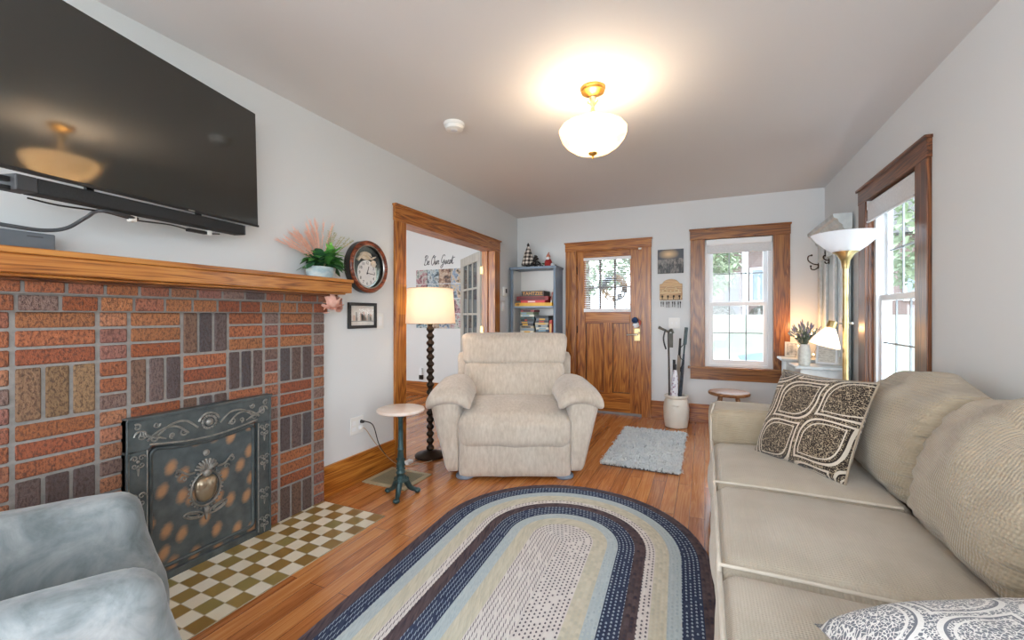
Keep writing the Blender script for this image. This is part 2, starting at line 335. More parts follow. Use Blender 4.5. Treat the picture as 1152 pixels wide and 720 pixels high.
# ---- front door
b = MB(); yc = YF-0.022
b.box(-1.575, -1.44, yc, YF, 0, 1.96); b.box(-0.665, -0.56, yc, YF, 0, 1.96); b.box(-1.46, -1.436, YF, YF+0.12, 0, 1.965); b.box(-0.66, -0.64, YF, YF+0.12, 0, 1.965)
d1 = struct(b.build('door_1', M['oak_z'], bevel=0.003))
b = MB(); b.box(-1.58, -0.555, yc-0.004, YF, 1.955, 2.055); b.box(-1.59, -0.545, yc-0.016, YF, 2.05, 2.066); b.box(-1.44, -0.66, YF, YF+0.12, 1.945, 1.966); b.build('head_casing', M['oak_x'], d1, bevel=0.003)
b = MB(); ys, ye = 5.150, 5.192; X0, X1 = -1.4365, -0.6595
for xa, xb in ((X0, -1.33), (-0.80, X1)): b.box(xa, xb, ys, ye, 0.015, 1.9465)
b.box(-1.11, -1.005, ys+0.001, ye-0.001, 0.24, 1.09)
slab = b.build('door_slab', M['oak_z'], d1, bevel=0.004)
b = MB()
for za, zb in ((0.015, 0.25), (1.08, 1.225), (1.85, 1.9465)): b.box(-1.33, -0.80, ys+0.0005, ye-0.0005, za, zb)
b.build('rail', M['oak_x'], d1, bevel=0.004)
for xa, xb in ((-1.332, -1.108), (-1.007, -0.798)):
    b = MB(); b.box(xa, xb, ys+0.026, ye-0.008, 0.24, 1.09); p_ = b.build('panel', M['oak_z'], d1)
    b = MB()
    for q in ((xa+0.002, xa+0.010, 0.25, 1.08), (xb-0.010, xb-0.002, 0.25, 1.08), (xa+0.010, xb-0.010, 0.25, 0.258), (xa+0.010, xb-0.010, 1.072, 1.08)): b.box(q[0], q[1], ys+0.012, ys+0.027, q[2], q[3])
    b.build('panel_shadow_strip', M['dark_z'], p_)  # dark strips standing in for the shadow around the recessed panels
b = MB(); b.box(-1.33, -0.80, 5.168, 5.173, 1.22, 1.855); b.build('glass_pane', M['glass_dim'], d1)
b = MB()
for x in (-1.155, -0.978): b.box(x-0.011, x+0.011, 5.158, 5.186, 1.22, 1.855)
b.box(-1.33, -0.80, 5.16, 5.184, 1.50, 1.522); b.build('muntin', plain('dark muntin paint', '#4a3a2c', rough=0.4), d1)
b = MB(); b.box(-1.436, -0.66, 5.125, 5.26, 0.0, 0.014); b.box(-1.436, -0.66, 5.14, 5.25, 0.014, 0.024); b.build('threshold', M['steel'], d1, bevel=0.003)
b = MB(); b.box(-0.752, -0.684, 5.142, 5.15, 0.875, 1.02); pl = b.build('escutcheon', M['brass'], d1, bevel=0.003)
b = MB(); b.cyl((-0.72, 5.145, 0.95), (-0.72, 5.10, 0.95), 0.011); b.tube([(-0.72, 5.10, 0.95), (-0.76, 5.095, 0.95), (-0.83, 5.098, 0.945)], [0.011, 0.009, 0.007], 10); b.ball((-0.70, 5.14, 0.97), (0.012, 0.008, 0.012), 10, 6); b.build('lever_handle', M['nickel'], pl, smooth=50)
b = MB(); b.lathe([(0.03, 0), (0.03, 0.02), (0.022, 0.026)], 20, M=frame((-0.722, 5.15, 1.062), (1, 0, 0), (0, 0, 1))); b.build('deadbolt', M['white'], d1, smooth=40)
b = MB(); b.box(-0.70, -0.665, 5.118, 5.14, 1.935, 1.957); b.build('alarm_sensor', M['plastic'], d1, bevel=0.003)
for z in (0.25, 1.0, 1.72):
    b = MB(); b.cyl((-1.435, 5.146, z-0.045), (-1.435, 5.146, z+0.045), 0.007, n=10); b.build('hinge', M['bronze'], d1)
# key charm hung on the deadbolt
c = thing('key_charm', 'navy and white key charm with a red tab hung on the front door deadbolt', 'key charm', (-0.724, 5.09, 1.02))
b = MB(); b.ball((-0.735, 5.09, 1.115), (0.036, 0.026, 0.036), 16, 10); b.build('pompom', plain('navy wool', '#14243f', '#24406a', 0.95, scale=80, bump=0.5), c, smooth=60)
b = MB(); b.ball((-0.735, 5.085, 1.062), (0.024, 0.016, 0.022), 12, 8); b.box(-0.745, -0.715, 5.08, 5.088, 1.03, 1.06); b.build('tassel', M['white'], c, smooth=40)
b = MB(); b.box(-0.693, -0.675, 5.10, 5.112, 1.06, 1.115); b.build('tab', plain('red plastic', '#b5301f', rough=0.5), c, bevel=0.003)
# mini blind on the door
bl = thing('mini_blind', 'white slatted mini blind covering the front door glass', 'blind', (-1.066, 5.14, 1.21))
b = MB(); b.box(-1.347, -0.785, 5.115, 5.148, 1.835, 1.868); b.build('headrail', M['slat'], bl, bevel=0.003)
b = MB(); b.box(-1.345, -0.787, 5.118, 5.146, 1.212, 1.255); b.build('bottom_rail', M['slat'], bl, bevel=0.003)
b = MB()
for i in range(26):
    z = 1.272+i*0.0218; Mx = Matrix.Translation((0, 5.132, z)) @ Matrix.Rotation(math.radians(14), 4, 'X'); b.box(-1.338, -0.794, -0.0115, 0.0115, -0.0006, 0.0006, M=Mx)
b.build('slats', M['slat'], bl)
for x in (-1.25, -0.88): b = MB(); b.tube([(x, 5.119, 1.25), (x, 5.119, 1.84)], 0.0012, 5); b.build('ladder_cord', M['slat'], bl)
b = MB(); b.tube([(-1.285, 5.113, 1.32), (-1.285, 5.113, 1.83)], 0.004, 6); b.build('tilt_wand', M['nickel'], bl)
wr = MB(); 
for i in range(260):
    a = random.uniform(0, 2*PI); q = random.uniform(-1, 1); rr = 0.125+0.034*q; y = 5.232+random.uniform(-0.028, 0.028); c = Vector((-1.0+rr*math.cos(a), y, 1.505+rr*math.sin(a))); t = Vector((-math.sin(a), random.uniform(-0.5, 0.5), math.cos(a))).normalized()
    wr.tube([c-t*0.025, c, c+t*0.025], [0.002, 0.009, 0.002], 5, mi=0 if (a % PI) < PI*0.55 else 1)
wo = wr.build('wreath', [plain('straw', '#b98d4a', '#d8b26a', 0.9, scale=60), plain('grey twigs', '#5b564e', '#7a756c', 0.9, scale=60)], org=(-1.0, 5.232, 1.35)); tag(wo, 'straw and twig wreath hung outside the front door glass', 'wreath')
# ---- windows: casing mesh with sash, muntins, glass as children
def dh_window(name, P, flip, w0, w1, casing_mats):
    """double hung window; P(u, d, z) places: u along wall, d depth (0 at wall face, + outwards)"""
    def bx(b, u0, u1, d0, d1, z0, z1):
        p, q = P(u0, d0, z0), P(u1, d1, z1); b.box(p[0], q[0], p[1], q[1], p[2], q[2])
    mh, mv = casing_mats
    b = MB(); cw = 0.145
    bx(b, w0-cw, w0+0.0, -0.022, 0, 0.605, 2.0); bx(b, w1, w1+cw, -0.022, 0, 0.605, 2.0); bx(b, w0-0.022, w0+0.0, 0, 0.1, 0.61, 2.025); bx(b, w1, w1+0.022, 0, 0.1, 0.61, 2.025)
    w = struct(b.build(name, mv, bevel=0.003))
    b = MB(); bx(b, w0-cw-0.005, w1+cw+0.005, -0.024, 0, 2.0, 2.105); bx(b, w0-cw-0.013, w1+cw+0.013, -0.038, 0, 2.1, 2.118); bx(b, w0-0.02, w1+0.02, 0, 0.1, 2.0, 2.028); b.build('head_casing', mh, w, bevel=0.003)
    b = MB(); bx(b, w0-cw-0.025, w1+cw+0.025, -0.05, 0.06, 0.59, 0.615); bx(b, w0-cw, w1+cw, -0.022, 0, 0.475, 0.59); b.build('stool_and_apron', mh, w, bevel=0.004)
    b = MB(); t = 0.045; z0, z1 = 0.615, 2.0; zm = 1.295
    for u0, u1, a, c in ((w0, w0+t, z0, z1), (w1-t, w1, z0, z1), (w0+t, w1-t, z0, z0+0.03), (w0+t, w1-t, z1-0.03, z1)): bx(b, u0, u1, 0.03, 0.12, a, c)
    b.build('window_frame', M['white'], w, bevel=0.002)
    for (a, c, dd) in ((z0+0.03, zm+0.02, 0.05), (zm-0.02, z1-0.03, 0.085)):
        b = MB(); s = 0.038
        for u0, u1, e, f in ((w0+t, w0+t+s, a, c), (w1-t-s, w1-t, a, c), (w0+t+s, w1-t-s, a, a+0.045), (w0+t+s, w1-t-s, c-0.04, c)): bx(b, u0, u1, dd, dd+0.03, e, f)
        sash = b.build('sash', M['white'], w, bevel=0.002)
        b = MB(); ga, gb = w0+t+s, w1-t-s
        for k in (1, 2): u = ga+(gb-ga)*k/3; bx(b, u-0.005, u+0.005, dd+0.010, dd+0.02, a+0.045, c-0.04)
        zz = (a+0.045+c-0.04)/2; bx(b, ga, gb, dd+0.010, dd+0.02, zz-0.005, zz+0.005); b.build('muntin', plain('grey muntin bar', '#9a9ea2', rough=0.5), sash)
        b = MB(); bx(b, ga, gb, dd+0.014, dd+0.017, a+0.045, c-0.04); b.build('pane', M['glass_dim'], sash)
    return w
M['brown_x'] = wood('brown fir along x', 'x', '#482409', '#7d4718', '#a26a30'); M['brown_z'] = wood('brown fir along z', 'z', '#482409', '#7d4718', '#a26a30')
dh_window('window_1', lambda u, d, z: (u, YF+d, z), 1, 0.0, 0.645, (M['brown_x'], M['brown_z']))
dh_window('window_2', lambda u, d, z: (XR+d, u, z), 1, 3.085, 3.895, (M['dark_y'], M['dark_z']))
rb = thing('roller_blind', 'white roller blind pulled up in the window beside the front door', 'blind', (0.32, YF, 1.87))
b = MB(); b.box(0.012, 0.633, YF-0.012, YF+0.028, 1.935, 1.995); b.build('cassette', M['white'], rb, bevel=0.006)
b = MB(); b.box(0.02, 0.625, YF+0.004, YF+0.007, 1.855, 1.94); cl = b.build('cloth', M['shade_cloth'], rb); b = MB(); b.cyl((0.02, YF+0.0055, 1.85), (0.625, YF+0.0055, 1.85), 0.008, n=10); b.build('hem_bar', M['shade_cloth'], cl, smooth=40)
rb = thing('roller_blind', 'cream roller blind half rolled in the dark framed window above the sofa', 'blind', (XR, 3.49, 1.83))
b = MB(); b.cyl((XR+0.01, 3.1, 1.965), (XR+0.01, 3.88, 1.965), 0.024, n=18); b.build('roller', M['shade_cloth'], rb, smooth=40)
b = MB(); b.box(XR-0.012, XR-0.009, 3.11, 3.87, 1.845, 1.968); cl = b.build('cloth', M['shade_cloth'], rb); b = MB(); b.cyl((XR-0.0105, 3.11, 1.845), (XR-0.0105, 3.87, 1.845), 0.009, n=10); b.build('hem_bar', M['shade_cloth'], cl, smooth=40)
for y in (3.092, 3.878): b = MB(); b.box(XR-0.012, XR+0.035, y, y+0.01, 1.935, 1.998); b.build('bracket', M['white'], rb)
# ------------------------------------------------------------------ fireplace
XB = -2.19
def brick_mat():
    b = NB('rough face brick'); a = b.n('VertexColor'); a.layer_name = 'tone'; n1 = b.noise(b.co(scale=(1, 1, 1)), 55, 4, 0.7); n2 = b.noise(b.co(scale=(1, 1.0, 0.55)), 120, 4, 0.75)
    col = b.mix(b.ramp(n1, [(0.38, (0, 0, 0)), (0.72, (1, 1, 1))]), a.outputs['Color'], srgb('#6f4a3c'), 'MIX')
    col = b.mix(0.72, col, a.outputs['Color']); col = b.mix(b.math('MULTIPLY', b.ramp(n2, [(0.47, (0, 0, 0)), (0.60, (1, 1, 1))]), 0.7), col, srgb('#4a3a36'))
    b.bump(b.math('ADD', n2, b.math('MULTIPLY', n1, 0.5)), 1.0, 0.012); return b.set(col, 0.85, spec=0.25)
M['brick'] = brick_mat(); M['mortar'] = plain('grey mortar', '#7f7b77', '#918c87', 0.95, scale=45, bump=0.5)
RED = ['#ad6a4a', '#a5603f', '#b06f4a', '#a06a50', '#b27650', '#9c5a40']; PINK = ['#b0765c', '#a86c56', '#b37b5c', '#a06e62', '#ad6a4a', '#8c736a']; DARK = ['#665a58', '#5f5656', '#70605c', '#6b5b55', '#5a5658', '#7d6252']; TAN = ['#93745a', '#8a6c54', '#997a5a']
fp = thing('fireplace', 'red and grey patterned brick fireplace with oak mantel and cast iron front', 'fireplace', (XB, 1.27, 0))
b = MB(); b.box(XL, XB-0.006, 0.55, 1.981, 0.0, 1.31); b.box(XL, -2.172, 0.54, 1.99, 1.186, 1.31); b.box(XL, -2.147, 0.528, 2.008, 1.25, 1.31); b.build('mortar_bed', M['mortar'], fp)
b = MB(); rnd = random.Random(3)
def brick(y0, y1, z0, z1, pal, x=XB, xb=XL):
    h = rnd.choice(pal); c = srgb(h); k = rnd.uniform(0.82, 1.15); c = (min(1, c[0]*k), min(1, c[1]*k), min(1, c[2]*k), 1)
    dx = rnd.uniform(-0.002, 0.002); b.box(xb+0.02, x+dx, y0, y1, z0, z1, col=c)
P_ = 0.0665; G_ = 0.0105; ZT = 1.186
def blocks(y0, y1, ph, dark):
    w = y1-y0
    for band in range(6):
        zt = ZT-band*3*P_
        if (band+ph) % 2 == 0:
            for k in range(3):
                z1 = zt-k*P_-0.002; z0 = z1-P_+G_
                if z1 > 0.02: brick(y0, y1, max(z0, 0.004), z1, RED)
        else:
            sw = (w-2*G_*1.2)/3; z0, z1 = max(zt-3*P_+G_, 0.004), zt-0.002
            for k in range(3):
                if z1 > 0.02: brick(y0+k*(sw+G_*1.2), y0+k*(sw+G_*1.2)+sw, z0, z1, TAN if (band == 1 and dark and k < 3 and y0 < 0.8) else DARK)
def headers(y0, y1):
    for k in range(18):
        z1 = ZT-k*P_-0.002; z0 = z1-P_+G_
        if z1 > 0.02: brick(y0, y1, max(z0, 0.004), z1, PINK)
headers(0.555, 0.637); blocks(0.652, 0.866, 0, True); headers(0.882, 0.968); blocks(0.983, 1.167, 0, False); blocks(1.182, 1.375, 1, False); blocks(1.39, 1.568, 0, False); headers(1.583, 1.66); blocks(1.677, 1.886, 0, False); headers(1.905, 1.981)
b.build('brick_face', M['brick'], fp, bevel=0.004, seg=1)
b = MB(); y = 0.54
while y < 1.985:
    brick(y, min(y+0.1, 1.99), 1.19, 1.244, PINK+RED+DARK[:1], x=-2.165); y += 0.112
b.build('lower_corbel_course', M['brick'], fp, bevel=0.003, seg=1)
b = MB(); y = 0.528+0.02
while y < 2.0:
    brick(y, min(y+0.1, 2.008), 1.254, 1.305, PINK+RED+DARK[:1], x=-2.14); y += 0.112
b.build('upper_corbel_course', M['brick'], fp, bevel=0.003, seg=1)
b = MB(); b.box(XL, -2.034, 0.484, 2.056, 1.312, 1.375); b.box(XL, -2.026, 0.476, 2.064, 1.375, 1.397); b.box(XL, -2.06, 0.51, 2.03, 1.302, 1.312); b.build('mantel_shelf', M['mantel'], fp, bevel=0.004)
b = MB(); b.box(XL, -2.115, 0.535, 2.02, 1.292, 1.303); b.build('bed_moulding', M['dark_y'], fp, bevel=0.002)
def tile_mat():
    b = NB('green and cream checker tile'); T = 0.0785; v = b.co(loc=(1.70/T+0.0, -1.973/T, 0), scale=(1/T, 1/T, 1)); sp = b.n('SeparateXYZ'); b.t.links.new(v, sp.inputs[0])
    fx, fy = b.math('FLOOR', sp.outputs[0]), b.math('FLOOR', sp.outputs[1]); par = b.math('FLOORED_MODULO', b.math('ADD', fx, fy), 2.0)
    cell = b.n('CombineXYZ'); b.put(cell.inputs[0], fx); b.put(cell.inputs[1], fy); wn = b.n('TexWhiteNoise', noise_dimensions='3D'); b.t.links.new(cell.outputs[0], wn.inputs[0]); t = wn.outputs['Value']
    g = b.ramp(t, [(0.0, srgb('#8a6a34')), (0.5, srgb('#977a42')), (1.0, srgb('#8c804a'))]); w = b.ramp(t, [(0.0, srgb('#dcd4bd')), (1.0, srgb('#e6dfce'))]); col = b.mix(par, g, w)
    def edge(o): f = b.math('FRACT', o); return b.math('MINIMUM', f, b.math('SUBTRACT', 1.0, f))
    gr = b.math('LESS_THAN', b.math('MINIMUM', edge(sp.outputs[0]), edge(sp.outputs[1])), 0.022); col = b.mix(gr, col, srgb('#a99f86')); b.bump(b.math('SUBTRACT', 1.0, gr), 0.15, 0.002); return b.set(col, 0.35)
b = MB(); b.box(XL, -1.70, 0.56, 1.973, -0.02, 0.004)
M['tile'] = tile_mat(); o = b.build('hearth_tiles', M['tile'], fp); 
o.data.transform(Matrix.Translation(origin(o))); o.location = -origin(fp)      # texture runs in room coordinates
def iron_front():
    b = NB('worn copper flashed cast iron'); sp = b.n('SeparateXYZ'); b.t.links.new(b.co(rot=(0.35, 0, 0)), sp.inputs[0]); cc = b.n('CombineXYZ'); b.put(cc.inputs[0], b.math('MULTIPLY', sp.outputs[1], 1.25)); b.put(cc.inputs[1], b.math('MULTIPLY', sp.outputs[2], 0.85)); v = cc.outputs[0]; vo = b.n('TexVoronoi', voronoi_dimensions='2D'); b.put(vo.inputs['Vector'], v); vo.inputs['Scale'].default_value = 9.5; vo.inputs['Randomness'].default_value = 0.6
    d = b.math('ADD', vo.outputs['Distance'], b.math('MULTIPLY', b.noise(b.co(scale=(1, 1, 3)), 40, 3), 0.16)); f = b.ramp(d, [(0.20, (1,)*3), (0.42, (0,)*3)])
    base = b.ramp(b.noise(b.co(), 14, 4), [(0.3, srgb('#474f51')), (0.7, srgb('#60686a'))]); col = b.mix(f, base, srgb('#b58a66')); b.bump(b.noise(b.co(), 160, 3), 0.15, 0.002); return b.set(col, 0.42, 0.25)
M['front'] = iron_front(); M['fe'] = plain('blackened cast iron', '#434a4b', '#5c6262', 0.42, 0.3, scale=18, bump=0.15); M['fe_hi'] = plain('worn bright iron relief', '#6c6c68', '#99938a', 0.38, 0.3, scale=40); M['boss'] = plain('burnished bronze boss', '#8a7e6c', '#b09f86', 0.28, 0.7, scale=9)
b = MB(); fx = -2.162
b.box(XL+0.03, fx, 0.95, 1.03, 0.0, 0.60); b.box(XL+0.03, fx, 1.522, 1.592, 0.0, 0.60); b.box(XL+0.03, fx-0.004, 1.03, 1.522, 0.0, 0.035)
for y0, y1 in ((0.95, 0.958), (1.584, 1.592)): b.box(XL+0.03, fx+0.008, y0, y1, 0.0, 0.742)
hd = [(0.95, 0.742), (0.95, 0.605), (1.02, 0.60), (1.045, 0.612)]+[(1.045+0.46*i/12, 0.612-0.035*math.sin(PI*i/12)) for i in range(1, 12)]+[(1.505, 0.612), (1.53, 0.60), (1.592, 0.605), (1.592, 0.742)]
b.prism(hd, XL+0.03, fx+0.004, lambda a, c, h: (h, a, c)); b.box(XL+0.03, fx+0.014, 0.95, 1.592, 0.732, 0.746)
b.build('iron_surround', M['fe'], fp, bevel=0.003)
b = MB(); b.prism([(1.03, 0.035), (1.522, 0.035), (1.522, 0.56), (1.49, 0.60), (1.06, 0.60), (1.03, 0.56)], XL+0.03, -2.184, lambda a, c, h: (h, a, c)); pan = b.build('fire_panel', M['front'], fp)
b = MB(); X = -2.182; loop = arc((X, 1.065, 0.08), 0.02, PI, 1.5*PI, 5, (0, 1, 0), (0, 0, 1))+arc((X, 1.487, 0.08), 0.02, 1.5*PI, 2*PI, 5, (0, 1, 0), (0, 0, 1))+arc((X, 1.48, 0.565), 0.027, 0, PI/2, 5, (0, 1, 0), (0, 0, 1))+[(X, 1.40, 0.578), (X, 1.276, 0.568), (X, 1.15, 0.578)]+arc((X, 1.072, 0.565), 0.027, PI/2, PI, 5, (0, 1, 0), (0, 0, 1))
b.tube(loop, 0.009, 8, closed=True); b.build('panel_beading', M['fe'], pan, smooth=60)
def spiral(b, c, r, a0, turns, w, x=-2.180, n=26, sg=1):
    b.tube([(x, c[0]+sg*r*(1-0.85*i/n)*math.cos(a0+turns*2*PI*i/n), c[1]+r*(1-0.85*i/n)*math.sin(a0+turns*2*PI*i/n)) for i in range(n+1)], [w*(1-0.5*i/n) for i in range(n+1)], 6)
cy, cz = 1.272, 0.345
b = MB(); prof = []
for i in range(37):
    t = 2*PI*i/36; prof.append((0.056*math.sin(t)*(1-0.10*math.cos(t)), -0.066*math.cos(t)+0.008*abs(math.cos(t/2))))
b.ball((-2.184, cy, cz), (0.034, 0.05, 0.064), 20, 14); b.ball((-2.184, cy-0.017, cz+0.02), (0.032, 0.034, 0.04), 16, 10); b.ball((-2.184, cy+0.017, cz+0.02), (0.032, 0.034, 0.04), 16, 10); b.build('heart_boss', M['boss'], pan, smooth=60)
b = MB()
b.tube([(-2.18, cy+0.066*math.cos(2*PI*i/32), cz+0.082*math.sin(2*PI*i/32)) for i in range(32)], 0.0055, 6, closed=True)
for i in range(30): a = 2*PI*i/30; b.ball((-2.18, cy+0.075*math.cos(a), cz+0.092*math.sin(a)), 0.0055, 6, 4)
for i in range(9): a = PI*(0.08+0.84*i/8); b.tube([(-2.18, cy+0.012*math.cos(a), cz+0.085+0.01*math.sin(a)), (-2.172, cy+0.035*math.cos(a), cz+0.09+0.035*math.sin(a)), (-2.18, cy+0.052*math.cos(a), cz+0.09+0.05*math.sin(a))], [0.004, 0.007, 0.006], 6)
b.ball((-2.17, cy, cz+0.075), (0.014, 0.02, 0.018), 10, 6); b.ball((-2.175, cy, cz-0.1), (0.012, 0.014, 0.018), 10, 6); b.tube([(-2.18, cy, cz-0.11), (-2.178, cy, cz-0.15)], [0.009, 0.003], 6)
for sg in (-1, 1):
    b.tube(smooth_path([(-2.18, cy+sg*0.05, cz+0.09), (-2.176, cy+sg*0.085, cz+0.095), (-2.178, cy+sg*0.11, cz+0.115), (-2.18, cy+sg*0.13, cz+0.12)], 5), 0.005, 6); spiral(b, (cy+sg*0.125, cz+0.108), 0.018, PI/2, 1.1, 0.005, sg=sg); spiral(b, (cy+sg*0.095, cz+0.075), 0.014, 0, 1.1, 0.004, sg=sg)
    b.tube([(-2.18, cy+sg*0.055+0.042*math.cos(2*PI*i/20), cz-0.108+0.016*math.sin(2*PI*i/20)+sg*0.012*math.cos(2*PI*i/20)) for i in range(20)], 0.0045, 6, closed=True)
    b.tube([(-2.18, cy+sg*0.058+0.026*math.cos(2*PI*i/20), cz-0.108+0.008*math.sin(2*PI*i/20)+sg*0.008*math.cos(2*PI*i/20)) for i in range(20)], 0.0035, 6, closed=True)
b.ball((-2.18, cy, 0.515), (0.012, 0.015, 0.015), 12, 8); b.build('scroll_relief', M['fe_hi'], pan, smooth=60)
b = MB(); X = -2.156
for sg in (-1, 1):
    for (r0, z0) in ((0.05, 0.70), (0.09, 0.685)):
        b.tube(smooth_path([(X, 1.272+sg*r0, z0-0.05), (X, 1.272+sg*(r0+0.05), z0-0.008), (X, 1.272+sg*(r0+0.11), z0-0.01), (X, 1.272+sg*(r0+0.16), z0-0.045)], 6), 0.005, 6)
    for k, (yy, zz, r) in enumerate(((0.27, 0.665, 0.026), (0.285, 0.705, 0.014), (0.225, 0.645, 0.017), (0.215, 0.70, 0.013), (0.11, 0.645, 0.016), (0.155, 0.64, 0.012))): spiral(b, (1.272+sg*yy, zz), r, PI*0.3*k, 1.3, 0.0045, x=X, sg=sg)
    for k in range(7): b.tube([(X, 1.272+sg*(0.18+0.012*k), 0.632+0.004*k), (X+0.003, 1.272+sg*(0.205+0.012*k), 0.645+0.004*k), (X, 1.272+sg*(0.235+0.006*k), 0.648+0.007*k)], [0.003, 0.005, 0.002], 5)
for i in range(16): a = 2*PI*i/16; b.ball((X, 1.272+0.03*math.cos(a), 0.665+0.03*math.sin(a)), (0.006, 0.007, 0.007), 6, 4)
b.ball((X, 1.272, 0.665), (0.014, 0.018, 0.018), 12, 8)
b.tube(arc((X, 1.272, 0.66), 0.048, 0.1*PI, 0.9*PI, 14, (0, 1, 0), (0, 0, 1)), 0.006, 6)
b.tube([(X, 1.272-0.24+0.48*i/16, 0.622-0.026*math.sin(PI*i/16)) for i in range(17)], 0.004, 6); b.build('header_relief', M['fe_hi'], fp, smooth=60)
X = -2.16
for yc_ in (0.992, 1.555):
    b = MB()
    for zz in (0.56, 0.40, 0.22, 0.07):
        for s1 in (-1, 1):
            spiral(b, (yc_+s1*0.013, zz+0.014), 0.013, 0, 1.2, 0.0035, x=X, sg=s1); spiral(b, (yc_+s1*0.012, zz-0.016), 0.012, PI, 1.2, 0.0035, x=X, sg=s1)
        b.tube([(X, yc_, zz-0.03), (X, yc_, zz-0.06)], [0.006, 0.002], 6); b.ball((X, yc_, zz), (0.006, 0.007, 0.007), 8, 5)
    for dy in (-0.033, 0.033): b.tube([(X-0.001, yc_+dy, 0.02), (X-0.001, yc_+dy, 0.6)], 0.003, 6)
    b.build('strip_relief', M['fe_hi'], fp, smooth=60)
# ------------------------------------------------------------------ television, soundbar, cables
AX = Vector((-0.2820, 0.9588, 0.0344)).normalized(); TP = (-2.14, 1.508, 1.639); TN = Vector((AX.y, -AX.x, 0)).normalized()
TF = frame(TP, AX, Vector((0, 0, 1)))      # x along the set (far end 0, near end negative), y up, z out of the wall? (sign below)
if (TF.to_3x3() @ Vector((0, 0, 1))).dot(TN) < 0: TF = TF @ Matrix.Scale(-1, 4, (0, 0, 1))
tv = thing('television', 'large flat black television angled on the wall above the mantel', 'television', (-2.0, 1.0, 1.62))
tvl = 1.055
b = MB(); b.box(-tvl, 0, 0, 0.585, -0.022, -0.003, M=TF); b.build('housing', M['black'], tv, bevel=0.002)
def screen_mat():
    b = NB('glossy tv screen'); return b.set((0.020, 0.022, 0.019, 1), 0.07, spec=1.0)
b = MB(); b.box(-tvl+0.004, -0.004, 0.008, 0.581, -0.003, 0.0, M=TF); b.build('screen', screen_mat(), tv)
b = MB(); b.box(-tvl, 0, -0.003, 0.007, -0.006, 0.003, M=TF); b.build('bottom_bezel', M['black'], tv)
b = MB(); b.box(-tvl+0.15, -0.15, 0.08, 0.4, -0.06, -0.022, M=TF); b.build('rear_bulge', M['black'], tv, bevel=0.01)
b = MB(); b.box(XL, XL+0.02, 0.9, 1.2, 1.75, 2.1); 
q = TF @ Vector((-0.5, 0.27, -0.06)); b.cyl((XL+0.01, 1.05, q.z+0.05), (q.x, q.y, q.z+0.05), 0.02, n=10); b.cyl((XL+0.01, 1.05, q.z-0.05), (q.x, q.y, q.z-0.05), 0.02, n=10); b.build('wall_bracket', M['black'], tv)
b = MB(); b.box(-0.42, -0.39, -0.002, 0.003, 0.003, 0.0045, M=TF); b.build('logo_plate', M['nickel'], tv)
sb = thing('soundbar', 'long black soundbar mounted under the wall television', 'soundbar', (-2.02, 1.0, 1.56))
b = MB(); b.box(-0.935, -0.085, -0.056, -0.008, -0.075, -0.012, M=TF); b.build('body', plain('black speaker cloth', '#232527', '#2c2e30', 0.8, scale=200), sb, bevel=0.004)
b = MB(); b.box(-0.99, -0.935, -0.056, -0.008, -0.077, -0.010, M=TF); b.build('end_cap', M['dgrey'], sb, bevel=0.004); b = MB(); b.box(-0.085, -0.078, -0.056, -0.008, -0.077, -0.010, M=TF); b.build('end_cap', M['dgrey'], sb, bevel=0.004)
b = MB(); b.box(-1.15, -0.99, -0.032, -0.018, -0.05, -0.03, M=TF); b.build('mount_strap', M['black'], sb); b = MB(); b.box(-1.15, -0.99, -0.058, -0.045, -0.05, -0.03, M=TF); b.build('mount_strap', M['black'], sb)
for xx in (-0.75, -0.3): b = MB(); b.box(xx-0.012, xx+0.012, -0.02, 0.12, -0.072, -0.06, M=TF); b.build('hanger_bracket', M['black'], sb)
b = MB(); tp = [TF @ Vector(p) for p in ((-0.93, -0.066, -0.06), (-0.85, -0.072, -0.055), (-0.72, -0.067, -0.05), (-0.6, -0.075, -0.05), (-0.45, -0.068, -0.05), (-0.32, -0.078, -0.05), (-0.2, -0.068, -0.05))]
b.tube(smooth_path(tp), 0.003, 6); cb_ = b.build('cable', M['black'], sb, smooth=60)
b = MB(); b.box(-0.375, -0.28, -0.082, -0.068, -0.06, -0.04, M=TF); b.build('cable_connector', M['black'], cb_, bevel=0.002)
for xx in (-0.63, -0.28): b = MB(); b.box(xx, xx+0.022, -0.085, -0.062, -0.058, -0.036, M=TF); b.build('cable_clip', M['plastic'], cb_, bevel=0.002)
b = MB(); q0 = TF @ Vector((-0.60, -0.07, -0.045)); q1 = TF @ Vector((-0.74, -0.068, -0.03))
b.tube(smooth_path([q0, q1, (-2.09, 0.80, 1.535), (-2.11, 0.755, 1.49), (-2.12, 0.70, 1.472), (-2.13, 0.62, 1.474), (-2.15, 0.55, 1.48), (-2.18, 0.5, 1.46)], 8), 0.0065, 8); o = b.build('cable_sleeve', M['dgrey'], smooth=60, org=(-2.12, 0.70, 1.47)); tag(o, 'black bundled cable sleeve drooping from the soundbar to the grey box', 'cable')
cbx = thing('cable_box', 'flat grey cable box on the left of the mantel', 'cable box', (-2.16, 0.58, 1.397))
b = MB(); b.box(-2.225, -2.13, 0.44, 0.732, 1.402, 1.462); b.build('case', M['grey_box'], cbx, bevel=0.004); b = MB(); b.box(-2.13, -2.1285, 0.66, 0.70, 1.445, 1.449); b.build('front_mark', M['dgrey'], cbx)
for y in (0.47, 0.70): b = MB(); b.box(-2.21, -2.145, y-0.012, y+0.012, 1.397, 1.402); b.build('foot', M['black'], cbx)
b = MB(); b.box(-2.22, -2.14, 0.42, 0.60, 1.462, 1.484); o = b.build('streaming_box', M['dgrey'], org=(-2.18, 0.51, 1.462), bevel=0.006); tag(o, 'small dark box on top of the grey cable box', 'media box')
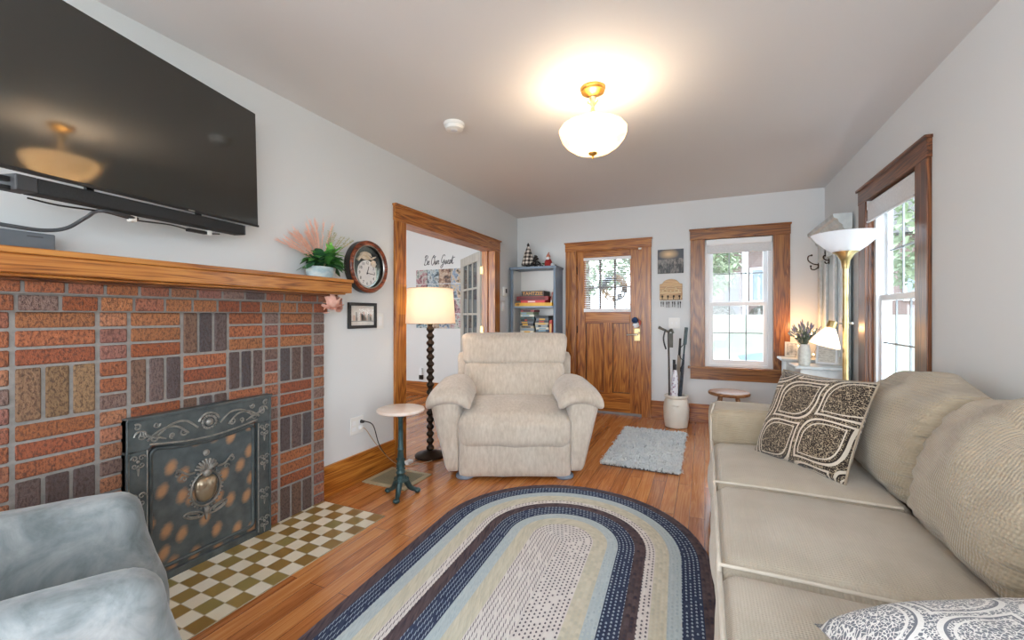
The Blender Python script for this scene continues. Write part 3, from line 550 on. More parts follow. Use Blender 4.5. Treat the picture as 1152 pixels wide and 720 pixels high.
# ------------------------------------------------------------------ mantel plant, peony, clock, picture, plates
pt = thing('potted_plant', 'green leafy arrangement with pink plumes in a pale blue pot on the mantel', 'plant', (-2.13, 1.90, 1.397))
b = MB(); b.lathe([(0.045, 0.0), (0.058, 0.004), (0.066, 0.035), (0.068, 0.068), (0.062, 0.07), (0.058, 0.06)], 28, (-2.13, 1.90, 1.397)); 
b.v = [Vector((-2.13+(p.x+2.13)*0.85, 1.90+(p.y-1.90)*1.5, p.z)) for p in b.v]
b.build('pot', plain('marbled blue white ceramic', '#8fb2bf', '#d3dcdb', 0.3, scale=18, stretch=(1, 1, 2)), pt, smooth=50)
leafm = plain('green leaf', '#3a7434', '#5a9c46', 0.55, scale=30); leafd = plain('dark green leaf', '#27512f', '#3d7046', 0.55, scale=30)
def leaf(b, base, d, L, w, mi=0, droop=0.3):
    d = Vector(d).normalized(); side = d.cross(Vector((0, 0, 1)));
    if side.length < 0.05: side = Vector((1, 0, 0))
    side.normalize(); base = Vector(base); vs = []; n = 5
    for i in range(n+1):
        t = i/n; c = base+d*L*t+Vector((0, 0, -droop*L*t*t)); ww = w*math.sin(PI*min(0.97, 0.08+t*0.92))**0.8; up = side.cross(d)*0.25*ww
        vs += [c-side*ww+up, c, c+side*ww+up]
    fs = []
    for i in range(n): a = i*3; fs += [(a, a+1, a+4, a+3), (a+1, a+2, a+5, a+4)]
    b.add(vs, fs, mi)
rnd = random.Random(5); b = MB()
for i in range(130):
    a = rnd.uniform(0, 2*PI); e = rnd.uniform(-0.1, 1.3); d = (math.cos(a)*math.cos(e)*0.6, math.sin(a)*math.cos(e), math.sin(e)); base = (-2.125+0.03*math.cos(a), 1.915+0.055*math.sin(a), 1.47+rnd.uniform(0, 0.05)); leaf(b, base, d, rnd.uniform(0.06, 0.115), rnd.uniform(0.020, 0.034), 0 if rnd.random() < 0.5 else 1, 0.4)
for i in range(45):
    a = rnd.uniform(0, 2*PI); e = rnd.uniform(0.2, 1.4); d = (math.cos(a)*math.cos(e)*0.6, math.sin(a)*math.cos(e), math.sin(e)); leaf(b, (-2.10, 1.95, 1.54), d, rnd.uniform(0.05, 0.11), rnd.uniform(0.010, 0.018), 2, 0.2)
b.build('foliage', [leafm, leafd, plain('bright green leaf', '#62aa42', '#86c660', 0.55, scale=30)], pt)
b = MB()
for i in range(26):
    t = rnd.uniform(0, 1); tip = Vector((-2.13+rnd.uniform(-0.06, 0.05), 1.62+0.34*t+rnd.uniform(-0.03, 0.03), 1.56+0.2*t+rnd.uniform(-0.03, 0.04))); p0 = Vector((-2.13, 1.90, 1.47)); mid = (p0+tip)/2+Vector((0, 0, 0.02))
    path = smooth_path([p0, mid, tip], 8); b.tube(path, 0.0012, 5)
    for k in range(5, len(path)-1):
        for q in range(4): dv = (tip-p0).normalized()*0.03+Vector((rnd.uniform(-1, 1), rnd.uniform(-1, 1), rnd.uniform(-1, 1)))*0.013; b.tube([path[k], path[k]+dv], [0.0012, 0.0004], 4)
b.build('plume', plain('blush pink plume', '#dfa890', '#ecc6b4', 0.9, scale=40), pt)
b = MB()
for i in range(11):
    tip = Vector((-2.12+rnd.uniform(-0.04, 0.05), 2.0+rnd.uniform(-0.04, 0.13), 1.70+rnd.uniform(-0.06, 0.07))); p0 = Vector((-2.13, 1.92, 1.47)); path = smooth_path([p0, (p0+tip)/2+Vector((0, 0.01, 0.02)), tip], 8); b.tube(path, 0.0013, 5)
    for k in range(6, len(path)):
        for q in range(3): dv = Vector((rnd.uniform(-1, 1), rnd.uniform(-1, 1), rnd.uniform(0, 1)))*0.014; b.tube([path[k], path[k]+dv], [0.0014, 0.0006], 4)
b.build('sprig', plain('sage sprig', '#8f9a6a', '#c3b58c', 0.9, scale=40), pt)
pe = thing('peony', 'pale pink artificial peony tucked under the right end of the mantel', 'flower', (-2.10, 1.98, 1.22))
b = MB()
for i in range(60):
    a = rnd.uniform(0, 2*PI); e = rnd.uniform(-0.9, 1.4); d = Vector((math.cos(e)*math.cos(a), math.cos(e)*math.sin(a), math.sin(e))); d.x = abs(d.x)*0.6; base = Vector((-2.13, 1.985, 1.222))+d*rnd.uniform(0.0, 0.042); leaf(b, base, d+Vector((0, 0, 0.2)), 0.046, 0.026, 0, -0.5)
b.build('petals', plain('pale pink petals', '#e2ab97', '#efc6b6', 0.8, scale=30), pe)
b = MB(); b.tube([(-2.137, 1.97, 1.245), (-2.14, 1.95, 1.25), (-2.145, 1.93, 1.253)], 0.003, 6); leaf(b, (-2.137, 1.968, 1.245), (0.1, -1, -0.6), 0.05, 0.012); b.build('stem', plain('peach stem', '#c98f70', '#d9a98c', 0.8), pe)
# clock
ck = thing('wall_clock', 'round wooden wall clock with mirrored face and low white dial', 'clock', (XL, 2.365, 1.33))
CM = frame((XL, 2.365, 1.517), (0, 1, 0), (0, 0, 1))
b = MB(); b.lathe([(0.165, 0.0), (0.185, 0.004), (0.185, 0.05), (0.176, 0.056), (0.15, 0.056)], 56, M=CM, caps=False); b.build('case_side', plain('black clock case', '#1e1a18', '#2b2522', 0.4), ck, smooth=40)
b = MB(); b.lathe([(0.176, 0.05), (0.186, 0.056), (0.180, 0.068), (0.166, 0.07), (0.155, 0.062), (0.152, 0.056)], 56, M=CM, caps=False); b.build('wood_rim', wood('clock rim mahogany', 'y', '#3a1508', '#6f2f14', '#9a5030', rough=0.25), ck, smooth=60)
b = MB(); b.lathe([(0.152, 0.056), (0.155, 0.060), (0.149, 0.061), (0.146, 0.056)], 56, M=CM, caps=False); b.build('chrome_bezel', M['nickel'], ck, smooth=50)
b = MB(); b.lathe([(0.15, 0.035), (0.15, 0.04)], 56, M=CM); b.build('mirror_plate', plain('smoky mirror plate', '#55605f', '#8d918a', 0.12, 0.8, scale=6), ck)
b = MB(); DM = CM @ Matrix.Translation((-0.01, -0.045, 0)); b.lathe([(0.092, 0.04), (0.092, 0.045)], 48, M=DM); dl = b.build('dial', plain('white dial', '#e6e4e0', '#d9d8d8', 0.5, scale=20), ck)
for h in range(1, 13): b = MB(); a = PI/2-2*PI*h/12; text_into(b, str(h), 0.03, DM @ Matrix.Translation((0.073*math.cos(a), 0.073*math.sin(a), 0.0455))); b.build('numeral', M['dgrey'], dl)
b = MB(); b.box(-0.003, 0.003, -0.01, 0.05, 0.046, 0.0475, M=DM @ Matrix.Rotation(math.radians(-18), 4, 'Z')); b.box(-0.002, 0.002, -0.01, 0.065, 0.048, 0.0495, M=DM @ Matrix.Rotation(math.radians(-95), 4, 'Z')); b.ball((0, 0, 0.048), 0.006, 8, 6, M=DM); b.build('hands', M['black'], dl)
b = MB()
for i in range(7): a = 2*PI*i/7; b.ball((0.055+0.016*math.cos(a), 0.028+0.016*math.sin(a), 0.044), (0.014, 0.01, 0.004), 10, 6, M=CM)
b.ball((0.055, 0.028, 0.047), 0.007, 8, 6, M=CM); b.ball((-0.02, 0.078, 0.043), (0.06, 0.03, 0.004), 18, 8, M=CM); b.tube([(-0.1, 0.04, 0.043), (-0.05, 0.09, 0.045), (0.03, 0.06, 0.045), (0.08, 0.08, 0.043)], [0.012, 0.014, 0.01, 0.004], 8, M=CM); b.build('dial_ornament', plain('pale gold ornament', '#cdbfa6', '#e4dccd', 0.35, 0.4, scale=30), ck, smooth=60)
b = MB(); b.tube([(-0.05, 0.095, 0.046), (0.02, 0.07, 0.047), (0.06, 0.055, 0.046)], [0.003, 0.008, 0.003], 6, M=CM); b.box(0.05, 0.10, 0.07, 0.1, 0.041, 0.043, M=CM); b.build('dark_inlay', M['black'], ck)
b = MB(); b.box(0.045, 0.09, -0.085, 0.01, 0.041, 0.043, M=CM @ Matrix.Rotation(math.radians(-4), 4, 'Z')); b.build('plaque', plain('pale green plaque', '#c9d3c4', '#a9b8a6', 0.4, scale=40), ck)
# small framed picture
pf = thing('framed_picture', 'small black framed sketch of buildings below the wall clock', 'picture', (XL, 2.35, 1.08))
b = MB(); t = 0.022
for a0, a1, z0, z1 in ((2.213, 2.213+t, 1.08, 1.262), (2.487-t, 2.487, 1.08, 1.262), (2.213+t, 2.487-t, 1.08, 1.08+t), (2.213+t, 2.487-t, 1.262-t, 1.262)): b.box(XL, XL+0.018, a0, a1, z0, z1)
b.build('frame', M['black'], pf, bevel=0.002)
b = MB(); b.box(XL+0.002, XL+0.007, 2.233, 2.467, 1.10, 1.242); mt = b.build('print', plain('pale wash paper', '#e3ddd4', '#cfc7bf', 0.8, scale=22), pf)
b = MB()
for i in range(16):
    y = 2.245+0.2*rnd.random(); h = rnd.uniform(0.02, 0.065); b.box(XL+0.007, XL+0.0076, y, y+rnd.uniform(0.008, 0.02), 1.135, 1.135+h, mi=i % 3)
b.box(XL+0.007, XL+0.0076, 2.24, 2.46, 1.128, 1.134, mi=2); b.build('skyline', [plain('grey wash', '#b5ab9f'), plain('rose wash', '#c9a896'), plain('slate wash', '#9a9894')], mt)
b = MB(); b.box(XL+0.0085, XL+0.0095, 2.233, 2.467, 1.10, 1.242); b.build('glazing', M['glaze'], pf)
def plate(name, label, cat, M4, w, h, kind):
    t = thing(name, label, cat, M4.to_translation()); b = MB(); b.box(-w/2, w/2, -h/2, h/2, 0, 0.006, M=M4); b.build('cover_plate', M['plastic'], t, bevel=0.002)
    def piece(nm, *a): b = MB(); b.box(*a, M=M4); b.build(nm, M['white'], t, bevel=0.001)
    if kind == 'rocker': piece('rocker', -0.016, 0.016, -0.033, 0.033, 0.006, 0.010)
    elif kind == 'toggle2':
        for x in (-0.023, 0.023): piece('toggle', x-0.005, x+0.005, -0.012, 0.012, 0.006, 0.016)
    else:
        for x in ((0.0,) if kind == 'outlet' else (-0.03, 0.03)):
            for z in (-0.02, 0.02): piece('socket', x-0.016, x+0.016, z-0.015, z+0.015, 0.006, 0.009)
    return t
LW = lambda y, z, x=XL: frame((x, y, z), (0, 1, 0), (0, 0, 1)); FW = lambda x, z, y=YF: frame((x, y, z), (1, 0, 0), (0, 0, 1))
plate('light_switch', 'white rocker light switch right of the small framed sketch', 'light switch', LW(2.535, 1.13), 0.075, 0.118, 'rocker')
plate('wall_outlet', 'white double outlet low on the wall behind the marble table', 'outlet', LW(2.30, 0.40), 0.12, 0.118, 'outlet2')
plate('switch_plate', 'white double switch plate above the crock of canes', 'light switch', FW(-0.313, 1.085), 0.118, 0.118, 'toggle2')
plate('thermostat_switch', 'white light switch below the thermostat', 'light switch', LW(4.70, 1.28), 0.07, 0.115, 'rocker')
th = thing('thermostat', 'small white thermostat with dark screen by the cased opening', 'thermostat', (XL, 4.73, 1.46)); b = MB(); b.box(-0.045, 0.045, -0.055, 0.055, 0, 0.022, M=LW(4.73, 1.46)); b.build('body', M['plastic'], th, bevel=0.004); b = MB(); b.box(-0.005, 0.035, -0.015, 0.035, 0.022, 0.024, M=LW(4.73, 1.46)); b.build('display', M['black'], th)
def cord(pts, r, m, label, org):
    b = MB(); b.tube(smooth_path(pts, 8), r, 6); o = b.build('power_cord', m, smooth=60, org=org); tag(o, label, 'cord'); return o
o = cord([(XL+0.016, 2.335, 0.42), (XL+0.035, 2.345, 0.42), (XL+0.06, 2.40, 0.38), (XL+0.055, 2.47, 0.22), (XL+0.05, 2.58, 0.09), (XL+0.06, 2.70, 0.006), (-2.12, 2.80, 0.006), (-2.09, 2.87, 0.006), (-2.08, 2.895, 0.012)], 0.0035, M['black'], 'black power cord running from the outlet down to the floor lamp', (XL+0.06, 2.6, 0.0))
b = MB(); b.cyl((XL+0.009, 2.335, 0.42), (XL+0.032, 2.335, 0.42), 0.013, 0.009, 12); b.build('plug', M['black'], o, smooth=40)
o = cord([(XL+0.016, 2.33, 0.38), (XL+0.04, 2.35, 0.36), (XL+0.05, 2.42, 0.26), (XL+0.05, 2.52, 0.15), (XL+0.06, 2.62, 0.05), (XL+0.08, 2.69, 0.005), (-2.10, 2.72, 0.005), (-2.03, 2.80, 0.005), (-2.0, 2.88, 0.005)], 0.0028, plain('beige cord', '#a98f73', '#c0a88c', 0.6), 'thin beige cord hanging from the outlet beside the black cord', (XL+0.05, 2.6, 0.0))
b = MB(); b.box(XL+0.009, XL+0.028, 2.322, 2.338, 0.37, 0.392); b.build('plug', M['plastic'], o, bevel=0.002)
b = MB(); b.box(XL+0.075, XL+0.12, 2.72, 2.79, 0.0, 0.025); o = b.build('plug_adapter', M['plastic'], org=(XL+0.095, 2.755, 0), bevel=0.004); tag(o, 'white plug adapter lying on the floor by the opening casing', 'adapter')
# ------------------------------------------------------------------ rugs
def braid(name, base, fleck, amount, scale):
    b = NB(name); uv = b.co('UV', scale=(1, 1, 1)); sp = b.n('SeparateXYZ'); b.t.links.new(uv, sp.inputs[0]); u, v = sp.outputs[0], sp.outputs[1]
    RW = 0.0178; q = b.math('DIVIDE', v, RW); row = b.math('FLOOR', q); uu = b.math('ADD', b.math('DIVIDE', u, scale), b.math('MULTIPLY', row, 0.5)); cu = b.math('FLOOR', uu)
    cell = b.n('CombineXYZ'); b.put(cell.inputs[0], cu); b.put(cell.inputs[1], row); wn = b.n('TexWhiteNoise', noise_dimensions='2D'); b.t.links.new(cell.outputs[0], wn.inputs[0])
    fx = b.math('ABSOLUTE', b.math('SUBTRACT', b.math('FRACT', uu), 0.5)); fy = b.math('ABSOLUTE', b.math('SUBTRACT', b.math('FRACT', q), 0.5))
    blob = b.math('LESS_THAN', b.math('ADD', b.math('MULTIPLY', fx, fx), b.math('MULTIPLY', b.math('MULTIPLY', fy, fy), 1.6)), amount); on = b.math('MULTIPLY', blob, b.math('LESS_THAN', wn.outputs['Value'], 0.92))
    bs = b.mix(wn.outputs['Value'], srgb(base[0]), srgb(base[1])); fl = b.mix(wn.outputs['Value'], srgb(fleck[0]), srgb(fleck[-1]))
    col = b.mix(on, bs, fl); b.bump(b.math('ADD', b.math('MULTIPLY', fy, -1.0), b.math('MULTIPLY', fx, -0.5)), 0.35, 0.004); return b.set(col, 0.95, spec=0.15)
maroon = braid('maroon brown braid', ('#4d4146', '#5f5356'), ('#3c3a48', '#6b5a58'), 0.12, 0.022)
navy = braid('navy braid', ('#2f3850', '#3d4760'), ('#8fa0b4', '#a3b0ba'), 0.085, 0.021)
blue = braid('pale blue braid', ('#adbbc1', '#b9c5c8'), ('#bcc6c5', '#a2b2ba'), 0.12, 0.024)
cream = braid('cream braid', ('#c3bfac', '#cfcab8'), ('#bab9aa', '#d3cfbf'), 0.12, 0.024)
speck = braid('white braid with dark flecks', ('#d0cbc8', '#dcd7d3'), ('#56525b', '#706b72'), 0.075, 0.022)
bands = [(0.160, speck), (0.231, cream), (0.287, blue), (0.364, navy), (0.417, maroon), (0.462, speck), (0.522, cream), (0.582, blue), (0.655, navy), (0.712, maroon)]
b = MB(); RC = Vector((-0.65, 1.595, 0)); HL = 0.54; rot = math.radians(3.0); nA = 40; nS = 14
def track(r):
    pts = []
    for i in range(nS): pts.append((r, -HL+2*HL*i/nS))
    for i in range(nA): a = PI*i/nA; pts.append((r*math.cos(a), HL+r*math.sin(a)))
    for i in range(nS): pts.append((-r, HL-2*HL*i/nS))
    for i in range(nA): a = PI+PI*i/nA; pts.append((r*math.cos(a), -HL+r*math.sin(a)))
    return pts
mats = [maroon, navy, blue, cream, speck]; rw = 0.0178; nr = 40; rings = [(0.0, 0.011)]
for i in range(nr):
    r1 = 0.712*(i+1)/nr; r0 = 0.712*i/nr; rings += [(r0+(r1-r0)*0.5, 0.0145), (r1, 0.011 if i < nr-1 else 0.003)]
rings.append((0.712, 0.001)); npt = 2*(nA+nS); vs = []; uvs = []; fs = []; ms = []
for (r, z) in rings:
    P = track(max(r, 1e-4)); per = 0
    for k, (x, y) in enumerate(P):
        vs.append(RC+Vector((x*math.cos(rot)-y*math.sin(rot)+0, x*math.sin(rot)+y*math.cos(rot), z)))
    L = [0.0]
    for k in range(1, npt+1): a, c = P[k-1], P[k % npt]; L.append(L[-1]+math.hypot(c[0]-a[0], c[1]-a[1]))
    uvs.append((r, L))
for i in range(len(rings)-1):
    rm = (rings[i][0]+rings[i+1][0])/2; m = next((q for lim, q in bands if rm <= lim), maroon)
    for k in range(npt):
        k2 = (k+1) % npt; f = (i*npt+k, (i+1)*npt+k, (i+1)*npt+k2, i*npt+k2); b.uv[len(b.f)] = [(uvs[i][1][k], rings[i][0]), (uvs[i+1][1][k], rings[i+1][0]), (uvs[i+1][1][k+1], rings[i+1][0]), (uvs[i][1][k+1], rings[i][0])]; b.f.append(list(f)); b.m.append(mats.index(m))
b.v = vs; o = b.build('braided_rug', mats, org=(RC.x, RC.y, 0), smooth=60); tag(o, 'oval braided rug in navy, maroon, cream and pale blue bands', 'rug')
rnd = random.Random(9); b = MB(); mx0, mx1, my0, my1 = -0.745, -0.165, 3.35, 4.53
b.box(mx0+0.01, mx1-0.01, my0+0.01, my1-0.01, 0.0, 0.010, 1)
for i in range(9000):
    x = rnd.uniform(mx0, mx1); y = rnd.uniform(my0, my1); a = rnd.uniform(0, 2*PI); l = rnd.uniform(0.012, 0.028); dx, dy = math.cos(a)*l, math.sin(a)*l; h = rnd.uniform(0.018, 0.034); w = 0.005
    px, py = -math.sin(a)*w, math.cos(a)*w; b.add([(x-px, y-py, 0.008), (x+px, y+py, 0.008), (x+dx*0.6+px, y+dy*0.6+py, h), (x+dx*0.6-px, y+dy*0.6-py, h), (x+dx*1.3, y+dy*1.3, h*0.75)], [(0, 1, 2, 3), (3, 2, 4)], 0)
o = b.build('shag_mat', [plain('pale blue grey shag', '#cbd1d4', '#e0e3e2', 0.95, scale=14, spec=0.1), plain('mat backing', '#4a4340', '#54504c', 0.9)], org=(-0.455, 3.94, 0)); tag(o, 'pale blue grey shaggy mat on the floor in front of the door', 'mat')
# floor register
fr = thing('floor_register', 'flat beige metal floor vent beside the cased opening', 'floor vent', (-2.0, 2.47, 0)); beige = plain('beige vent metal', '#b5ab8e', '#aaa083', 0.45, 0.2)
b = MB(); b.box(-2.195, -1.83, 2.31, 2.345, 0, 0.008); b.box(-2.195, -1.83, 2.595, 2.63, 0, 0.008); b.box(-2.195, -2.16, 2.345, 2.595, 0, 0.008); b.box(-1.865, -1.83, 2.345, 2.595, 0, 0.008); b.build('frame', beige, fr, bevel=0.002)
b = MB(); b.box(-2.16, -1.865, 2.345, 2.595, 0, 0.002)
for i in range(18): x = -2.157+i*0.0167; b.box(x, x+0.0095, 2.345, 2.595, 0.002, 0.006)
b.build('louvre', plain('shaded vent slats', '#8f8a74', '#9b957d', 0.5, 0.2), fr)
# ------------------------------------------------------------------ pedestal table
pt = thing('pedestal_table', 'small round white marble table on a black cast iron pedestal', 'side table', (-1.80, 2.24, 0)); C0 = Vector((-1.80, 2.24, 0))
b = MB(); b.lathe([(0.0, 0.545), (0.135, 0.545), (0.15, 0.551), (0.153, 0.560), (0.150, 0.568), (0.142, 0.571), (0.0, 0.571)], 48, C0); b.build('marble_top', M['marble'], pt, smooth=50)
b = MB(); b.lathe([(0.045, 0.10), (0.03, 0.115), (0.026, 0.14), (0.032, 0.155), (0.022, 0.17), (0.026, 0.2), (0.021, 0.25), (0.018, 0.30), (0.022, 0.305), (0.017, 0.315), (0.015, 0.50), (0.022, 0.515), (0.04, 0.535), (0.05, 0.545)], 20, C0)
for k in range(5):
    for j in range(4): a = 2*PI*j/4+k*0.5; b.ball(C0+Vector((0.024*math.cos(a), 0.024*math.sin(a), 0.16+0.02*k)), 0.007, 6, 4)
b.build('column', M['iron'], pt, smooth=50)
for k in range(3):
    a = math.radians(-65)+2*PI*k/3; d = Vector((math.cos(a), math.sin(a), 0)); b = MB()
    b.tube(smooth_path([C0+d*0.012+Vector((0, 0, 0.125)), C0+d*0.035+Vector((0, 0, 0.095)), C0+d*0.06+Vector((0, 0, 0.05)), C0+d*0.085+Vector((0, 0, 0.03)), C0+d*0.108+Vector((0, 0, 0.02))], 6), [0.022-0.0004*i for i in range(25)], 8)
    b.ball(C0+d*0.112+Vector((0, 0, 0.016)), (0.022, 0.022, 0.016), 10, 6); b.ball(C0+d*0.04+Vector((0, 0, 0.105)), 0.016, 8, 5); b.build('leg', M['iron'], pt, smooth=60)
# ------------------------------------------------------------------ floor lamp with turned column
LP = Vector((-2.085, 2.975, 0)); fl = thing('floor_lamp', 'lit floor lamp with cream drum shade and black turned column', 'lamp', LP)
b = MB(); b.lathe([(0.125, 0.0), (0.128, 0.012), (0.115, 0.022), (0.075, 0.03), (0.05, 0.045), (0.03, 0.05)], 32, LP); b.build('base', M['bronze'], fl, smooth=40)
prof = []; z = 0.05; k = 0
while z < 1.05:
    prof += [(0.020, z), (0.029, z+0.010), (0.033, z+0.022), (0.029, z+0.034), (0.019, z+0.043), (0.017, z+0.052)]; z += 0.058
prof += [(0.02, z), (0.024, z+0.015), (0.012, z+0.025), (0.012, z+0.05)]
b = MB(); b.lathe(prof, 20, LP); b.build('column', M['bronze'], fl, smooth=50)
def glow(name, c, e, st, rough=0.6, tr=0.5):
    b = NB(name); b.set(srgb(c), rough, Emission_Color=srgb(e), Emission_Strength=st); t = b.n('BsdfTranslucent'); t.inputs[0].default_value = srgb(c); x = b.n('MixShader'); x.inputs[0].default_value = tr
    b.t.links.new(b.b.outputs[0], x.inputs[1]); b.t.links.new(t.outputs[0], x.inputs[2]); b.t.links.new(x.outputs[0], b.out.inputs[0]); return b.mat
b = MB(); b.lathe([(0.208, 1.105), (0.188, 1.395), (0.186, 1.395), (0.206, 1.105)], 48, LP, caps=False); b.build('lamp_shade', glow('linen lamp shade', '#ece0d2', '#ffd2b0', 0.10), fl, smooth=40)
b = MB()
for zz, r in ((1.106, 0.2075), (1.394, 0.1875)): b.tube([LP+Vector((r*math.cos(2*PI*i/40), r*math.sin(2*PI*i/40), zz)) for i in range(40)], 0.002, 6, closed=True)
for i in range(3): a = 2*PI*i/3; b.tube([LP+Vector((0.0, 0, 1.36)), LP+Vector((0.188*math.cos(a), 0.188*math.sin(a), 1.39))], 0.002, 5)
b.tube([LP+Vector((0.012, 0, 1.08)), LP+Vector((0.05, 0, 1.2)), LP+Vector((0.0, 0, 1.36))], 0.002, 5); b.build('harp', M['brass'], fl)
b = MB(); b.cyl(LP+Vector((0, 0, 1.10)), LP+Vector((0, 0, 1.16)), 0.016, 0.018); b.build('socket', M['brass'], fl, smooth=40)
b = MB(); b.ball(LP+Vector((0, 0, 1.205)), (0.03, 0.03, 0.042), 14, 10); bm_ = NB('bulb glow'); bm_.set((1, 0.9, 0.75, 1), 0.3, Emission_Color=srgb('#ffdcae'), Emission_Strength=4); b.build('bulb', bm_.mat, fl, smooth=60)
def point(name, loc, power, col, r=0.04):
    L = bpy.data.lights.new(name, 'POINT'); L.energy = power; L.color = col; L.shadow_soft_size = r; o = bpy.data.objects.new(name, L); S.collection.objects.link(o); o.location = loc; return o
point('floor_lamp_light', LP+Vector((0, 0, 1.275)), 3.4, (1, 0.82, 0.66), 0.03)
# ------------------------------------------------------------------ pendant ceiling light
PC = Vector((-0.569, 2.363, 0)); pn = thing('ceiling_light', 'lit frosted glass bowl ceiling light on a gilded stem', 'ceiling light', (PC.x, PC.y, ZC))
gilt = plain('gilded metal', '#b5833a', '#d8ab5c', 0.35, 0.9, scale=40, bump=0.3)
b = MB(); b.lathe([(0.068, 2.44), (0.070, 2.43), (0.062, 2.42), (0.064, 2.414), (0.05, 2.405), (0.03, 2.398), (0.018, 2.39)][::-1], 36, PC)
for i in range(24): a = 2*PI*i/24; b.ball(PC+Vector((0.058*math.cos(a), 0.058*math.sin(a), 2.416)), 0.006, 6, 4)
b.build('canopy', gilt, pn, smooth=50)
b = MB(); b.lathe([(0.012, 2.40), (0.02, 2.385), (0.012, 2.37), (0.016, 2.35), (0.008, 2.335), (0.014, 2.31), (0.02, 2.30), (0.009, 2.285), (0.007, 2.10)][::-1], 18, PC)
for i in range(6): a = 2*PI*i/6; b.tube([PC+Vector((0.012*math.cos(a), 0.012*math.sin(a), 2.352)), PC+Vector((0.026*math.cos(a), 0.026*math.sin(a), 2.36)), PC+Vector((0.03*math.cos(a), 0.03*math.sin(a), 2.374))], [0.004, 0.005, 0.003], 6)
b.build('stem', plain('pale gilded stem', '#c9a877', '#e6d3b0', 0.4, 0.5, scale=40), pn, smooth=50)
def bowl_mat():
    b = NB('lit etched glass bowl'); f = b.noise(b.co(scale=(1, 1, 1.6)), 13, 4, 0.6, 1.0); col = b.ramp(f, [(0.35, srgb('#ffd9a0')), (0.65, srgb('#fff3dc'))]); st = b.math('MULTIPLY', b.ramp(f, [(0.35, (0.75,)*3), (0.7, (1.15,)*3)]), 1.3)
    b.set(srgb('#f3e3c6'), 0.25, Emission_Color=col, Emission_Strength=st); t = b.n('BsdfTranslucent'); t.inputs[0].default_value = srgb('#f6e3c0'); x = b.n('MixShader'); x.inputs[0].default_value = 0.55
    b.t.links.new(b.b.outputs[0], x.inputs[1]); b.t.links.new(t.outputs[0], x.inputs[2]); b.t.links.new(x.outputs[0], b.out.inputs[0]); return b.mat
b = MB(); pr = [(0.02, 2.078), (0.06, 2.08), (0.105, 2.092), (0.145, 2.12), (0.172, 2.155), (0.185, 2.19), (0.186, 2.203), (0.178, 2.215), (0.172, 2.222)]
b.lathe(pr, 56, PC, caps=False); 
for i, p in enumerate(b.v):
    a = math.atan2(p.y-PC.y, p.x-PC.x); k = 1+0.012*math.cos(16*a)*min(1, max(0, (p.z-2.08)/0.1)); b.v[i] = Vector((PC.x+(p.x-PC.x)*k, PC.y+(p.y-PC.y)*k, p.z))
o = b.build('glass_bowl', bowl_mat(), pn, smooth=60); sd = o.modifiers.new('thick', 'SOLIDIFY'); sd.thickness = 0.004
b = MB(); b.lathe([(0.004, 2.045), (0.007, 2.052), (0.004, 2.058), (0.010, 2.064), (0.022, 2.070), (0.024, 2.077), (0.0, 2.079)], 20, PC); b.build('finial', gilt, pn, smooth=50)
for k in range(2):
    a = 0.6+PI*k; b = MB(); b.ball(PC+Vector((0.06*math.cos(a), 0.06*math.sin(a), 2.17)), (0.025, 0.025, 0.032), 12, 8); b.build('bulb', bm_.mat, pn, smooth=60)
point('ceiling_light_light', PC+Vector((0, 0, 2.18)), 10, (1, 0.82, 0.62), 0.05)
sm = thing('smoke_detector', 'round white smoke detector on the ceiling', 'smoke detector', (-1.51, 2.425, ZC)); sc_ = Vector((-1.51, 2.425, 0))
b = MB(); b.lathe([(0.05, 2.395), (0.058, 2.40), (0.062, 2.42), (0.068, 2.423), (0.068, 2.44)], 32, sc_); b.build('housing', M['plastic'], sm, smooth=40); b = MB(); b.lathe([(0.02, 2.391), (0.024, 2.395)], 16, sc_); b.build('button', M['shade_cloth'], sm)
# ------------------------------------------------------------------ recliner (local frame faces the camera side of the room)
R0 = Vector((0.9117*0.02-0.4103*3.45, 0.4103*0.02+0.9117*3.45, 0)); rc = thing('recliner', 'wide cream corduroy recliner armchair facing the room', 'armchair', R0, YAW)
def corduroy():
    b = NB('cream corduroy'); v = b.co(); n = b.noise(b.co(scale=(1, 0.5, 0.3)), 60, 4, 0.6); f = b.noise(v, 6, 3); sp = b.n('SeparateXYZ'); b.t.links.new(v, sp.inputs[0]); rib = b.math('SINE', b.math('MULTIPLY', sp.outputs[0], 1150.0))
    col = b.ramp(b.math('ADD', b.math('MULTIPLY', n, 0.7), b.math('MULTIPLY', f, 0.3)), [(0.34, srgb('#b9ac9c')), (0.5, srgb('#c6baab')), (0.66, srgb('#d1c6b8'))]); b.bump(b.math('ADD', b.math('MULTIPLY', rib, 0.5), n), 0.45, 0.004); return b.set(col, 0.95, spec=0.2, Sheen_Weight=0.5, Sheen_Roughness=0.5)
cord_f = corduroy()
def rpart(b, name, m, parent=None, **kw):
    me_o = b.build(name, m, None, **kw); me_o.parent = parent or rc; return me_o
def pipe_front(b): pass
b = MB(); b.soft((0.0, -0.36, 0.155), (0.80, 0.10, 0.27), 0.03, (0, 0.015, 0.0), 14, wr=0.004); rpart(b, 'footrest', cord_f, smooth=60)
def slope(o, p): return (o.x, o.y, o.z-0.05*max(0, -p[1])+0.02)
b = MB(); b.soft((0.0, -0.12, 0.365), (0.82, 0.62, 0.24), 0.075, (0, 0.02, 0.03), 24, wr=0.014, wf=6, warp=slope); rpart(b, 'seat_cushion', cord_f, smooth=60)
def lean(o, p): return (o.x*(1+0.02*p[2]), o.y+0.18*(o.z+0.15), o.z)
b = MB(); b.soft((0.0, 0.22, 0.615), (0.84, 0.24, 0.36), 0.07, (0, 0.05, 0.0), 22, wr=0.014, wf=6, warp=lean); rpart(b, 'lumbar_cushion', cord_f, smooth=60)
